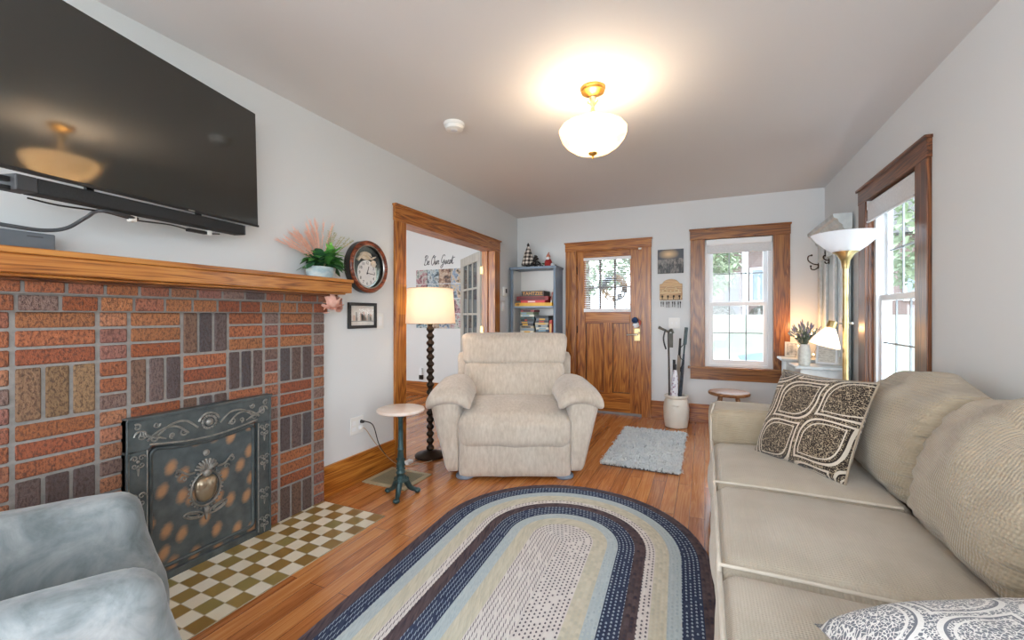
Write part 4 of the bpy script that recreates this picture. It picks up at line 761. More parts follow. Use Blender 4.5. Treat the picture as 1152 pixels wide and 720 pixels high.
b = MB(); b.soft((0.0, 0.265, 0.885), (0.89, 0.22, 0.26), 0.05, (0, 0.03, 0.008), 22, wr=0.008, wf=6, warp=lean); rpart(b, 'head_cushion', cord_f, smooth=60)
b = MB(); b.soft((0.0, 0.37, 0.50), (1.0, 0.16, 0.70), 0.05, (0, 0, 0), 12, warp=lean); rpart(b, 'back_shell', cord_f, smooth=60)
for sg in (-1, 1):
    def flare(o, p, sg=sg): return (o.x-sg*0.125*(0.5-0.5*p[2])*(0.5+0.5*p[0]*sg), o.y-0.02*o.z, o.z)
    b = MB(); b.soft((sg*0.505, 0.0, 0.315), (0.225, 0.80, 0.53), 0.04, (0.008, 0.015, 0), 18, wr=0.006, warp=flare); rpart(b, 'arm', cord_f, smooth=60)
    def drape(o, p, sg=sg): u = o.x*sg; return (o.x, o.y, o.z-0.055*(max(0, u)/0.165)**2-0.06*(max(0, -u-0.03)/0.135)**2-0.02*max(0, -p[1])**3)
    b = MB(); b.soft((sg*0.475, -0.05, 0.605), (0.325, 0.76, 0.10), 0.045, (0, 0.02, 0.035), 20, wr=0.008, wf=6, warp=drape); rpart(b, 'arm_pad', cord_f, smooth=60)
b = MB(); b.box(-0.40, 0.40, -0.30, 0.36, 0.05, 0.20); rpart(b, 'base_frame', M['black'])
for (x, y) in ((-0.36, -0.34), (0.36, -0.34), (-0.36, 0.34), (0.36, 0.34)):
    b = MB(); b.lathe([(0.058, 0.0), (0.066, 0.008), (0.066, 0.022), (0.056, 0.032), (0.03, 0.034)], 24, (x, y, 0)); sl = rpart(b, 'slider_foot', plain('slate blue slider foot', '#6f7d8c', '#8492a0', 0.6), smooth=40)
    b = MB(); b.cyl((x, y, 0.03), (x, y, 0.08), 0.02); rpart(b, 'foot_post', M['black'], smooth=40)
# ------------------------------------------------------------------ bookcase with games and disc cases
bx0, bx1, by0, by1, bz = -2.200, -1.612, 4.845, 5.115, 1.765
bk = thing('bookcase', 'blue grey painted bookcase with white inside in the left corner', 'bookcase', (-1.906, 4.98, 0)); bgm = plain('blue grey paint', '#6a7a8c', '#778797', 0.5, scale=6); inw = plain('white shelf paint', '#dcdad6', rough=0.6)
for xa, xb in ((bx0, bx0+0.03), (bx1-0.03, bx1)):
    b = MB(); b.box(xa, xb, by0, by1, 0, bz-0.03); b.build('side_panel', bgm, bk, bevel=0.002)
for xa in (bx0+0.0301, bx1-0.0341):
    b = MB(); b.box(xa, xa+0.004, by0+0.02, by1-0.013, 0.1, bz-0.035); b.build('inner_face', inw, bk)
b = MB(); b.box(bx0-0.012, bx1+0.012, by0-0.012, by1, bz-0.03, bz); b.build('top_panel', bgm, bk, bevel=0.003)
b = MB(); b.box(bx0+0.03, bx1-0.03, by1-0.012, by1, 0, bz-0.03); b.build('back_panel', inw, bk)
for z in (0.10, 0.50, 0.895, 1.285):
    b = MB(); b.box(bx0+0.034, bx1-0.034, by0+0.003, by1-0.012, z-0.022, z); b.build('shelf', plain('shelf edge paint', '#8b98a6', '#97a3b0', 0.5), bk, bevel=0.002)
def item(name, label, cat, group, x0, x1, y0, y1, z0, z1, cols, band=None, text=None):
    t = thing(name, label, cat, ((x0+x1)/2, (y0+y1)/2, z0), 0, group); b = MB(); b.box(x0, x1, y0, y1, z0, z1); b.build('case', plain('cover '+cols[0], cols[0], cols[-1], 0.45, scale=12), t, bevel=0.0015)
    if band:
        b = MB(); dx = (x1-x0); b.box(x0+dx*band[1], x0+dx*band[2], y0-0.0008, y0, z0+(z1-z0)*0.2, z0+(z1-z0)*0.8); b.build('spine_label', plain('label '+band[0], band[0], rough=0.5), t)
    if text:
        b = MB(); text_into(b, text[0], text[1], frame(((x0+x1)/2, y0-0.001, (z0+z1)/2), (1, 0, 0), (0, 0, 1))); b.build('lettering', plain('lettering '+text[2], text[2], rough=0.5), t)
    return t
gz = 1.2856; G = 'board games on the upper bookcase shelf'
item('board_game', 'flat yellow game box at the bottom of the upper shelf stack', 'board game', G, -2.145, -1.665, 4.86, 5.09, gz, gz+0.040, ['#d9a21f', '#e3b236'], ('#8a5a1c', 0.04, 0.12))
item('board_game', 'bright red thin game box on the yellow game box', 'board game', G, -2.07, -1.75, 4.86, 5.09, gz+0.040, gz+0.068, ['#c4202a', '#d62d35'], ('#e9c7c2', 0.3, 0.6))
item('board_game', 'wide dark red game box near the top of the upper shelf stack', 'board game', G, -2.125, -1.71, 4.86, 5.09, gz+0.068, gz+0.118, ['#7d1a1d', '#8f2426'], ('#5e1215', 0.05, 0.9))
item('board_game', 'orange and black lettered game box topping the upper shelf stack', 'board game', G, -2.06, -1.765, 4.86, 5.08, gz+0.118, gz+0.185, ['#32281f', '#3c3026'], None, ('YAHTZEE', 0.062, '#e2a24a'))
t = item('board_game', 'slim white box leaning against the right side of the upper shelf', 'board game', G, -0.007, 0.007, -0.10, 0.10, 0, 0.16, ['#d9d6d0', '#c9c5be'], ('#9a4a3a', 0.1, 0.9)); 
t.location = (-1.683, 4.985, gz+0.0415); t.rotation_euler = (0, math.radians(8), 0)
pal = ['#2b3138', '#3a5a55', '#c8c4ba', '#20242a', '#8f9a9e', '#56616a', '#d7d3c4', '#4b2a2c', '#2f4758', '#b8a98a', '#1d1f22', '#7a8a6a', '#c25a3a', '#e0d8c0']
rnd = random.Random(21); ordn = ['topmost', 'second', 'third', 'fourth', 'fifth', 'sixth', 'seventh', 'eighth', 'ninth', 'tenth', 'eleventh', 'twelfth']
for side, (xa, xb, n, h) in {'left': (-2.08, -1.895, 12, 0.0275), 'right': (-1.882, -1.715, 10, 0.0275)}.items():
    z = 0.8956
    for k in range(n):
        nm = ordn[n-1-k]; top = (k == n-1); c = pal[(k*5+(3 if side == 'left' else 7)) % len(pal)]
        cname = {'#2b3138': 'charcoal', '#3a5a55': 'dark teal', '#c8c4ba': 'pale grey', '#20242a': 'black', '#8f9a9e': 'mid grey', '#56616a': 'slate', '#d7d3c4': 'cream', '#4b2a2c': 'dark maroon', '#2f4758': 'navy', '#b8a98a': 'tan', '#1d1f22': 'black', '#7a8a6a': 'olive', '#c25a3a': 'orange', '#e0d8c0': 'ivory'}[c]
        if top and side == 'left': c, cname = '#8a3a3c', 'red'
        d0 = rnd.uniform(-0.008, 0.008); hh = h+rnd.uniform(-0.004, 0.004)
        item('disc_case', f'{cname} disc case, {nm}'+('' if top else ' from the top')+f' of the {side} stack in the bookcase', 'disc case', 'disc cases stacked in the bookcase', xa+d0, xb+d0+rnd.uniform(-0.01, 0.004), 4.875, 5.06, z, z+hh-0.0006, [c, c], (rnd.choice(['#e6e2d8', '#d9a83a', '#1c1e22', '#7fa0b0', '#b0402c']), rnd.uniform(0.08, 0.3), rnd.uniform(0.45, 0.9))); z += hh
item('book', 'red book standing upright right of the disc case stacks', 'book', None, -1.705, -1.668, 4.875, 5.06, 0.8956, 1.115, ['#b23a2c', '#a03226'], ('#d9b06a', 0.2, 0.8))
tr = thing('plaid_tree', 'black and white buffalo check cone tree on top of the bookcase', 'decoration', (-2.01, 4.96, bz)); tx, ty = -2.01, 4.96
def gingham():
    b = NB('buffalo check'); sp = b.n('SeparateXYZ'); b.t.links.new(b.co(), sp.inputs[0]); f = lambda o: b.math('GREATER_THAN', b.math('FRACT', b.math('MULTIPLY', o, 21.0)), 0.5)
    s = b.math('MULTIPLY', b.math('ADD', f(sp.outputs[0]), f(sp.outputs[2])), 0.5); return b.set(b.ramp(s, [(0.0, srgb('#e0d9cf')), (0.5, srgb('#8a8078')), (1.0, srgb('#161413'))], 'CONSTANT'), 0.9)
b = MB(); b.lathe([(0.082, 0.03), (0.086, 0.04), (0.05, 0.17), (0.02, 0.25), (0.006, 0.275)], 24, (tx, ty, bz)); b.build('cone', gingham(), tr, smooth=50)
b = MB(); b.cyl((tx, ty, bz), (tx, ty, bz+0.035), 0.03, 0.026); b.build('trunk', M['black'], tr, smooth=40); b = MB(); b.lathe([(0.0, 0.262), (0.016, 0.275), (0.018, 0.285), (0.0, 0.315)], 12, (tx, ty, bz)); b.build('finial', M['black'], tr, smooth=40)
b = MB(); 
for i in range(90):
    h = random.random(); r = 0.062*(1-h)+0.006; a = random.uniform(0, 2*PI); c = Vector((-1.893+0.9*r*math.cos(a), 4.92+0.9*r*math.sin(a), bz+0.02+0.125*h)); b.tube([c, c+Vector((math.cos(a)*0.015, math.sin(a)*0.015, -0.008))], [0.008, 0.002], 5)
b.cyl((-1.893, 4.92, bz), (-1.893, 4.92, bz+0.13), 0.014, 0.005)
o = b.build('bottle_brush_tree', plain('black bristle', '#151517', '#232327', 0.9), org=(-1.893, 4.92, bz)); tag(o, 'small black bristle tree beside the check cone tree', 'decoration')
sn = thing('santa_figure', 'small red santa figure with white beard on top of the bookcase', 'figurine', (-1.745, 4.96, bz)); sx, sy = -1.745, 4.96
b = MB(); b.lathe([(0.042, 0.0), (0.047, 0.02), (0.046, 0.06), (0.03, 0.095), (0.012, 0.105)], 20, (sx, sy, bz)); b.build('coat', plain('red felt', '#7e1c1a', '#992622', 0.9), sn, smooth=60)
b = MB(); b.ball((sx, sy-0.006, bz+0.112), (0.024, 0.023, 0.024), 14, 8); b.build('head', plain('pale face', '#d9a98e', rough=0.7), sn, smooth=60)
b = MB(); b.ball((sx, sy-0.024, bz+0.095), (0.021, 0.012, 0.026), 12, 8); b.build('beard', M['white'], sn, smooth=60)
b = MB(); b.lathe([(0.024, 0.118), (0.027, 0.125), (0.018, 0.145), (0.004, 0.17)], 16, (sx, sy, bz)); b.ball((sx+0.006, sy, bz+0.172), 0.008, 8, 6); b.build('hat', plain('pale red hat', '#b06a58', '#c08270', 0.9), sn, smooth=60)
b = MB()
for i in range(26): a = random.uniform(0, 2*PI); leaf(b, (sx-0.055+0.01*math.cos(a), sy, bz+0.03), (math.cos(a)*0.7, math.sin(a)*0.5, 0.6), 0.04, 0.01)
b.build('greenery', leafd, sn)
b = MB(); b.ball((sx+0.055, sy-0.01, bz+0.022), 0.021, 12, 8); b.build('sack', M['white'], sn, smooth=60)
for i in range(2):
    b = MB(); b.ball((sx+(0.092 if i else -0.075), sy, bz+0.013), 0.013, 10, 6); b.build('berry', plain('dark berry', '#2a1414', '#3c1c1a', 0.5), sn, smooth=60)
# ------------------------------------------------------------------ far wall: print, key rack
def landscape():
    b = NB('moonlit lake print'); sp = b.n('SeparateXYZ'); b.t.links.new(b.co(), sp.inputs[0]); x, z = sp.outputs[0], sp.outputs[2]; n = b.noise(b.co(scale=(1, 1, 0.4)), 38, 4, 0.7); n2 = b.noise(b.co(scale=(0.6, 1, 2)), 14, 4)
    d = b.math('SQRT', b.math('ADD', b.math('POWER', b.math('ADD', x, 0.02), 2.0), b.math('POWER', b.math('MULTIPLY', b.math('SUBTRACT', z, 0.215), 1.9), 2.0)))
    sky = b.mix(b.ramp(b.math('ADD', d, b.math('MULTIPLY', n2, 0.03)), [(0.03, (1,)*3), (0.13, (0,)*3)]), srgb('#454a50'), srgb('#d9b98e')); low = b.ramp(b.math('ADD', n, b.math('MULTIPLY', z, 0.9)), [(0.5, srgb('#33383a')), (0.68, srgb('#8a8480'))])
    m = b.math('GREATER_THAN', b.math('ADD', z, b.math('MULTIPLY', n2, 0.09)), 0.205); return b.set(b.mix(m, low, sky), 0.5)
b = MB(); b.box(-0.489, -0.215, YF-0.018, YF, 1.645, 1.915); o = b.build('canvas_print', landscape(), org=(-0.352, YF, 1.645), bevel=0.002); tag(o, 'small unframed dusk landscape print between the door and window', 'picture')
kr = thing('key_rack', 'arched wooden key rack with four hooks on the wall beside the door', 'key rack', (-0.348, YF, 1.32)); kw = wood('key rack pine', 'x', '#8a6134', '#b28a56', '#cba873', rough=0.5)
b = MB(); poly = [(-0.467, 1.345), (-0.228, 1.345), (-0.228, 1.525), (-0.255, 1.53)]+[(-0.348+0.085*math.cos(a), 1.53+0.05*math.sin(a)) for a in [PI*i/12 for i in range(1, 12)]]+[(-0.44, 1.53), (-0.467, 1.525)]
b.prism(poly, YF-0.018, YF, lambda a, c, h: (a, h, c)); b.build('board', kw, kr, bevel=0.003)
b = MB(); b.box(-0.455, -0.24, YF-0.021, YF-0.0175, 1.425, 1.433); b.box(-0.455, -0.24, YF-0.021, YF-0.0175, 1.36, 1.366)
for r0, z0 in ((0.06, 1.49), (0.09, 1.465)):
    b.tube([(-0.348+r0*math.cos(a), YF-0.0185, z0-0.02+0.03*math.sin(a)) for a in [PI*i/12 for i in range(13)]], 0.003, 5)
for k in range(5): b.ball((-0.43+0.041*k, YF-0.019, 1.448), (0.008, 0.003, 0.008), 8, 5)
b.build('carved_lettering', plain('pale carved line', '#d8c398', rough=0.6), kr)
rnd = random.Random(4)
for k in range(4):
    x = -0.438+0.06*k; b = MB(); b.ball((x, YF-0.02, 1.385), (0.011, 0.005, 0.013), 8, 6); b.tube([(x, YF-0.02, 1.38), (x, YF-0.038, 1.37), (x, YF-0.042, 1.355), (x, YF-0.036, 1.348)], 0.004, 6); b.build('hook', M['bronze'], kr, smooth=60)
lab = ['with a black fob on the leftmost hook', 'with two long keys on the second hook', 'of dark keys on the third hook', 'of silver keys on the rightmost hook']
for k in range(4):
    x = -0.438+0.06*k; t = thing('key_ring', 'bunch '+lab[k]+' of the key rack' if k else 'key bunch '+lab[k]+' of the key rack', 'keys', (x, YF-0.04, 1.29), 0, 'keys on the key rack'); b = MB(); b.tube(arc((x, YF-0.04, 1.34), 0.016, 0, 2*PI, 16)[:-1], 0.0015, 5, closed=True); b.build('ring', M['nickel'], t)
    for q in range(2):
        b = MB(); dx = (q-0.5)*0.022; b.box(x+dx-0.006, x+dx+0.006, YF-0.036, YF-0.033, 1.305-0.012*((q+k) % 2), 1.325); b.box(x+dx-0.003, x+dx+0.003, YF-0.036, YF-0.033, 1.27-0.012*k % 0.02, 1.31); b.build('key', M['black'] if (q+k) % 2 == 0 else M['dgrey'], t)
# ------------------------------------------------------------------ crock with canes and umbrellas
KC = Vector((-0.275, 4.83, 0)); cr = thing('stoneware_crock', 'cream stoneware crock holding canes beside the front door', 'crock', KC)
b = MB(); b.lathe([(0.10, 0.0), (0.112, 0.006), (0.125, 0.10), (0.128, 0.20), (0.118, 0.275), (0.103, 0.298), (0.108, 0.312), (0.119, 0.318), (0.120, 0.333), (0.110, 0.338), (0.098, 0.332), (0.095, 0.30), (0.112, 0.2), (0.10, 0.03), (0.0, 0.025)], 40, KC); b.build('jar', M['ceramic'], cr, smooth=50)
b = MB()
for sg in (-1, 1): b.ball(KC+Vector((0.0, sg*0.122, 0.24)), (0.035, 0.012, 0.014), 10, 6)
b.build('lug', M['ceramic'], cr, smooth=60)
woodc = plain('dark cane wood', '#2a2320', '#3b302a', 0.4); 
t = thing('walking_cane', 'tall black walking cane with a bent handle, leftmost in the crock', 'cane', KC+Vector((-0.07, 0, 0.03)))
b = MB(); b.cyl(KC+Vector((-0.065, 0.0, 0.03)), KC+Vector((-0.078, 0.03, 1.0)), 0.009, 0.010, 10); b.build('shaft', woodc, t, smooth=40)
b = MB(); e = KC+Vector((-0.078, 0.03, 1.0)); b.tube(smooth_path([e+Vector((0.045, 0, -0.02)), e+Vector((0.03, 0, 0.02)), e, e+Vector((-0.05, 0, 0.02)), e+Vector((-0.10, -0.01, 0.045))], 5), [0.013]*18+[0.016]*3, 8); b.box(e.x+0.0, e.x+0.045, e.y-0.012, e.y+0.012, e.z-0.17, e.z-0.02); b.build('handle', plain('weathered grip', '#4a4a44', '#6a6a60', 0.6), t, smooth=40)
b = MB(); b.tube(smooth_path([e+Vector((-0.03, -0.01, 0.02)), e+Vector((-0.05, -0.012, -0.08)), e+Vector((-0.025, -0.012, -0.19))], 6), 0.008, 6); b.build('wrist_strap', M['black'], t, smooth=60)
t = thing('walking_stick', 'short black walking stick standing second from left in the crock', 'walking stick', KC+Vector((-0.03, 0.02, 0.03))); b = MB(); b.cyl(KC+Vector((-0.035, 0.035, 0.03)), KC+Vector((-0.022, 0.03, 0.52)), 0.008, 0.009, 10); b.build('shaft', woodc, t, smooth=40); b = MB(); b.tube([KC+Vector((-0.022, 0.03, 0.50)), KC+Vector((-0.022, 0.03, 0.70))], 0.014, 8); b.build('grip', M['black'], t, smooth=40)
t = thing('umbrella', 'furled pale floral umbrella standing in the crock', 'umbrella', KC+Vector((-0.02, -0.04, 0.03))); fl_ = NB('floral umbrella cloth'); vo = fl_.n('TexVoronoi'); fl_.put(vo.inputs['Vector'], fl_.co()); vo.inputs['Scale'].default_value = 38
fm = fl_.set(fl_.ramp(vo.outputs['Distance'], [(0.15, srgb('#9a5a6a')), (0.3, srgb('#b9b8c8')), (0.5, srgb('#dfe0e6'))]), 0.7)
b = MB(); b.tube([KC+Vector((-0.03, -0.045, 0.06)), KC+Vector((-0.02, -0.045, 0.34)), KC+Vector((-0.012, -0.04, 0.52)), KC+Vector((-0.008, -0.038, 0.60))], [0.012, 0.04, 0.033, 0.018], 12); b.build('furled_canopy', fm, t, smooth=60); b = MB(); b.cyl(KC+Vector((-0.008, -0.038, 0.59)), KC+Vector((-0.004, -0.036, 0.66)), 0.012, 0.010, 10); b.build('handle', M['black'], t, smooth=40)
t = thing('wooden_sword', 'flat tan wooden sword leaning right in the crock', 'toy sword', KC+Vector((0.02, 0.05, 0.03))); SM = frame(KC+Vector((-0.012, 0.05, 0.03)), (0.998, 0.0, -0.055), (0.055, 0.02, 0.998)); b = MB(); b.box(-0.018, 0.018, 0.0, 0.72, -0.006, 0.006, M=SM); b.build('blade', plain('aged tan wood', '#8f8274', '#aa9c8c', 0.7, scale=30, stretch=(1, 1, 0.2)), t, bevel=0.003); b = MB(); b.cyl((0, 0.72, 0), (0, 0.90, 0), 0.013, 0.012, 10, M=SM); b.build('grip', M['black'], t, smooth=40)
t = thing('umbrella', 'dark umbrella with a green black handle leaning right in the crock', 'umbrella', KC+Vector((0.03, 0.02, 0.03))); UM = frame(KC+Vector((0.012, 0.0, 0.03)), (0.995, 0.0, -0.085), (0.085, 0.02, 0.995)); b = MB(); b.tube([(0, 0.0, 0), (0, 0.25, 0), (0.0, 0.55, 0.0), (0, 0.74, 0)], [0.008, 0.020, 0.017, 0.010], 10, M=UM); b.build('furled_canopy', plain('dark umbrella cloth', '#22262c', '#4c5562', 0.8, scale=25), t, smooth=60)
b = MB(); b.box(-0.017, 0.017, 0.84, 1.02, -0.014, 0.014, M=UM); b.cyl((0, 0.72, 0), (0, 0.85, 0), 0.008, 0.010, 8, M=UM); b.build('handle', plain('green black grip', '#26343a', '#3c5558', 0.5, scale=30), t, bevel=0.004); b = MB(); b.tube(smooth_path([(-0.01, 0.84, 0.02), (-0.045, 0.78, 0.025), (-0.03, 0.70, 0.022), (0.01, 0.66, 0.02), (-0.02, 0.58, 0.025), (0.01, 0.50, 0.028)], 6), 0.005, 6, M=UM); b.build('strap', M['black'], t, smooth=60)
# ------------------------------------------------------------------ stool
ST = Vector((0.215, 4.68, 0)); st = thing('stool', 'round brown wooden stool below the window beside the door', 'stool', ST)
b = MB(); b.lathe([(0.0, 0.395), (0.165, 0.395), (0.182, 0.402), (0.186, 0.415), (0.180, 0.427), (0.165, 0.432), (0.0, 0.428)], 40, ST); b.build('seat', M['stool'], st, smooth=40)
for k in range(4):
    a = PI/4+PI/2*k; d = Vector((math.cos(a), math.sin(a), 0)); b = MB(); b.tube([ST+d*0.10+Vector((0, 0, 0.395)), ST+d*0.13+Vector((0, 0, 0.25)), ST+d*0.16], [0.016, 0.02, 0.014], 10); b.build('leg', M['stool'], st, smooth=50)
b = MB()
for k in range(4): a = PI/4+PI/2*k; a2 = a+PI/2; b.cyl(ST+Vector((math.cos(a)*0.138, math.sin(a)*0.138, 0.17)), ST+Vector((math.cos(a2)*0.138, math.sin(a2)*0.138, 0.17)), 0.009, n=8)
b.build('stretcher', M['stool'], st, smooth=50)
# ------------------------------------------------------------------ hall tree in the right corner
hm = plain('distressed grey white paint', '#b4bcbd', '#cdd2d1', 0.55, scale=14); hg = plain('grey panel paint', '#8e9a9c', '#a6b0b0', 0.5, scale=8)
ha = thing('hall_tree', 'grey painted hall tree with moulded top and two low end shelves in the corner', 'hall tree', (0.95, 4.62, 0)); y0, y1 = 4.20, 5.09
b = MB(); b.box(1.03, 1.062, y0+0.02, y1-0.02, 0.0, 1.9); b.build('back_panel', hg, ha)
for ya, yb in ((y0+0.02, y0+0.11), (y1-0.11, y1-0.02), (4.47, 4.53), (4.76, 4.82)):
    b = MB(); b.box(1.012, 1.031, ya, yb, 0.75, 1.86); b.build('stile', hm, ha, bevel=0.004)
b = MB(); b.box(1.012, 1.031, y0+0.11, y1-0.11, 1.70, 1.86); b.box(1.012, 1.031, y0+0.11, y1-0.11, 0.75, 0.82); b.build('rail', hm, ha, bevel=0.003)
b = MB(); cp = [(1.062, 1.86), (1.01, 1.86), (1.0, 1.875), (1.0, 1.895), (0.975, 1.915), (0.965, 1.945), (0.94, 1.955), (0.935, 1.985), (1.062, 1.985)]
b.prism(cp, y0-0.02, y1+0.03, lambda a, c, h: (a, h, c)); b.build('crown_moulding', hm, ha)
for ya, yb in ((4.13, 4.44), (4.80, 5.10)):
    b = MB(); b.box(0.67, 1.03, ya, yb, 0.735, 0.758); b.build('end_shelf', hm, ha, bevel=0.006)
    b = MB(); b.box(0.71, 1.03, ya+0.02, ya+0.04, 0.42, 0.735); b.box(0.71, 1.03, yb-0.04, yb-0.02, 0.42, 0.735); b.box(0.715, 0.73, ya+0.04, yb-0.04, 0.60, 0.735); b.build('arm_box', hm, ha, bevel=0.003)
b = MB(); b.box(0.66, 1.03, 4.15, 5.08, 0.40, 0.43); b.build('bench_seat', hm, ha, bevel=0.004)
b = MB(); b.box(0.70, 1.03, 4.17, 5.06, 0.0, 0.40); b.build('bench_box', hg, ha, bevel=0.003)
def coat_hook(y, big):
    b = MB(); x = 1.012; z = 1.655; s = 1.0 if big else 0.5
    b.ball((x-0.003, y, z), (0.006, 0.014, 0.03), 10, 6); b.tube(smooth_path([(x, y, z+0.01), (x-0.045*s, y, z+0.02*s), (x-0.085*s, y, z+0.055*s), (x-0.085*s, y, z+0.095*s), (x-0.06*s, y, z+0.105*s)], 6), 0.0055, 8); b.ball((x-0.058*s, y, z+0.105*s), 0.010*s, 8, 6)
    b.tube(smooth_path([(x, y, z-0.01), (x-0.03*s, y, z-0.035*s), (x-0.06*s, y, z-0.03*s), (x-0.065*s, y, z-0.005*s)], 6), 0.005, 8); b.ball((x-0.065*s, y, z), 0.009*s, 8, 6); b.build('coat_hook', M['bronze'], ha, smooth=60)
coat_hook(5.03, True); coat_hook(4.64, False)
# things on the hall tree
tz = 0.758
b = MB(); b.lathe([(0.036, 0.0), (0.041, 0.01), (0.047, 0.06), (0.044, 0.12), (0.036, 0.165), (0.038, 0.175), (0.033, 0.172), (0.03, 0.16)], 28, (0.755, 4.25, tz)); o = b.build('vase', plain('speckled stoneware', '#c3c0b6', '#d8d5cb', 0.6, scale=60), org=(0.755, 4.25, tz), smooth=50); tag(o, 'speckled cream vase on the near shelf of the hall tree', 'vase')
fo = thing('lavender_bunch', 'grey green dried lavender in the cream vase', 'flowers', (0.755, 4.25, tz+0.17)); rnd = random.Random(8); b = MB(); fb = MB()
for i in range(85):
    a = rnd.uniform(0, 2*PI); r = rnd.uniform(0.02, 0.13); h = rnd.uniform(0.10, 0.24)*(1-0.35*r/0.13); p0 = Vector((0.755, 4.25, tz+0.14)); tip = Vector((0.755+r*math.cos(a), 4.25+r*math.sin(a), tz+0.17+h)); b.tube([p0, (p0+tip)/2+Vector((0, 0, 0.02)), tip], [0.0012, 0.0012, 0.001], 4); fb.tube([tip-(tip-p0)*0.18, tip-(tip-p0)*0.08, tip], [0.003, 0.0055, 0.002], 5, mi=0 if i % 3 else 1)
    for q in range(2): leaf(b, p0+(tip-p0)*rnd.uniform(0.3, 0.7), (rnd.uniform(-1, 1), rnd.uniform(-1, 1), 0.8), 0.04, 0.005)
b.build('stems', plain('grey green stem', '#5c6a58', '#7e8a76', 0.8, scale=40), fo); fb.build('blossom', [plain('dusty lavender', '#7d7684', '#9a93a0', 0.9), plain('pale sage', '#8f9a86', '#a9b19e', 0.9)], fo)
def stand_frame(name, label, loc, rz, w, h, fmat, pmat):
    t = thing(name, label, 'picture frame', loc); FM = Matrix.Translation(loc) @ Matrix.Rotation(rz, 4, 'Z') @ Matrix.Rotation(math.radians(-14), 4, 'X') @ Matrix.Translation((0, 0, 0.004)); b = MB(); k = 0.016
    for xa, xb, za, zb in ((-w/2, -w/2+k, 0, h), (w/2-k, w/2, 0, h), (-w/2+k, w/2-k, 0, k), (-w/2+k, w/2-k, h-k, h)): b.box(xa, xb, -0.008, 0.008, za, zb, M=FM)
    b.build('frame', fmat, t, bevel=0.002); b = MB(); b.box(-w/2+k, w/2-k, -0.002, 0.004, k, h-k, M=FM); b.build('picture', pmat, t); b = MB(); b.box(-0.015, 0.015, 0.008, 0.012, 0.01, h*0.7, M=FM); b.build('easel_leg', M['black'], t); return t
photo = plain('photo print', '#5a646c', '#c6c8c8', 0.4, scale=28); words = plain('printed verse card', '#b8b2a6', '#e6e2d8', 0.5, scale=45, stretch=(1, 1, 3))
stand_frame('framed_photo', 'small pale photo frame on the far shelf of the hall tree', (0.78, 4.98, tz), math.radians(-10), 0.115, 0.15, hm, photo)
stand_frame('framed_verse', 'white framed verse card leaning on the near shelf of the hall tree', (0.93, 4.36, tz), math.radians(-22), 0.15, 0.17, M['white'], words)
sl = thing('string_lights', 'small string of warm glowing fairy lights behind the lavender', 'fairy lights', (0.86, 4.88, tz)); b = MB(); lp = smooth_path([(0.80, 4.93, tz+0.004), (0.83, 4.92, tz+0.12), (0.80, 4.90, tz+0.22), (0.86, 4.90, tz+0.27), (0.92, 4.92, tz+0.22), (0.95, 4.9, tz+0.28), (0.97, 4.88, tz+0.15), (0.93, 4.86, tz+0.03), (0.9, 4.85, tz+0.004)], 6); b.tube(lp, 0.0012, 5); b.build('wire', M['bronze'], sl)
bm2 = NB('fairy bulb glow'); bm2.set((1, 0.8, 0.5, 1), 0.3, Emission_Color=srgb('#ffc878'), Emission_Strength=14)
for i in range(6, len(lp)-6, 5):
    b = MB(); b.ball(lp[i], 0.008, 8, 6); b.build('bulb', bm2.mat, sl, smooth=60)
point('string_lights_light', (0.84, 4.92, tz+0.30), 2.6, (1, 0.50, 0.20), 0.02)
# ------------------------------------------------------------------ torchiere
TC = Vector((0.875, 3.60, 0)); to = thing('torchiere_lamp', 'brass torchiere floor lamp with white bowl and small side reading lamp', 'lamp', TC)
b = MB(); b.lathe([(0.13, 0.0), (0.13, 0.015), (0.11, 0.025), (0.03, 0.035), (0.016, 0.05)], 32, TC); b.build('base', M['brass'], to, smooth=40)
b = MB(); b.cyl(TC+Vector((0, 0, 0.045)), TC+Vector((0, 0, 1.53)), 0.0165, n=20); b.lathe([(0.019, 1.15), (0.019, 1.09)][::-1], 20, TC); b.build('pole', M['brass'], to, smooth=40)
b = MB(); b.lathe([(0.018, 1.49), (0.022, 1.51), (0.026, 1.545), (0.05, 1.585), (0.083, 1.613), (0.083, 1.617)], 32, TC, caps=False); b.build('cup', M['brass'], to, smooth=40)
b = MB(); b.lathe([(0.075, 1.605), (0.12, 1.64), (0.165, 1.685), (0.193, 1.725), (0.197, 1.728), (0.19, 1.728), (0.16, 1.69), (0.115, 1.648), (0.07, 1.615)], 48, TC, caps=False); b.build('bowl_shade', glow('white glass bowl', '#eef1f4', '#f4f7ff', 0.10, 0.35, 0.35), to, smooth=60)
b = MB(); rd = Vector((0.822, 3.6, 1.117)); b.cyl(TC+Vector((0.03, 0, 1.117)), rd, 0.006, n=8); b.ball(TC+Vector((0.035, 0, 1.117)), 0.011, 10, 6); arm_ = b.build('side_arm', M['nickel'], to, smooth=50)
ax_ = Vector((-0.30, -0.10, -0.95)).normalized(); RM = frame((0.80, 3.585, 1.125), ax_.orthogonal(), ax_.cross(ax_.orthogonal()))
if (RM.to_3x3() @ Vector((0, 0, 1))).dot(ax_) < 0: RM = RM @ Matrix.Rotation(PI, 4, 'X')
b = MB(); b.lathe([(0.0, -0.008), (0.026, -0.006), (0.028, 0.0), (0.028, 0.045), (0.026, 0.047)], 24, M=RM); b.build('lamp_holder', M['brass'], arm_, smooth=40)
b = MB(); b.lathe([(0.03, 0.042), (0.05, 0.075), (0.075, 0.125), (0.092, 0.165), (0.09, 0.166), (0.072, 0.125), (0.028, 0.044)], 40, M=RM, caps=False); b.build('cone_shade', glow('white glass cone', '#f7ece0', '#ffe7c8', 0.45, 0.4, 0.5), arm_, smooth=60)
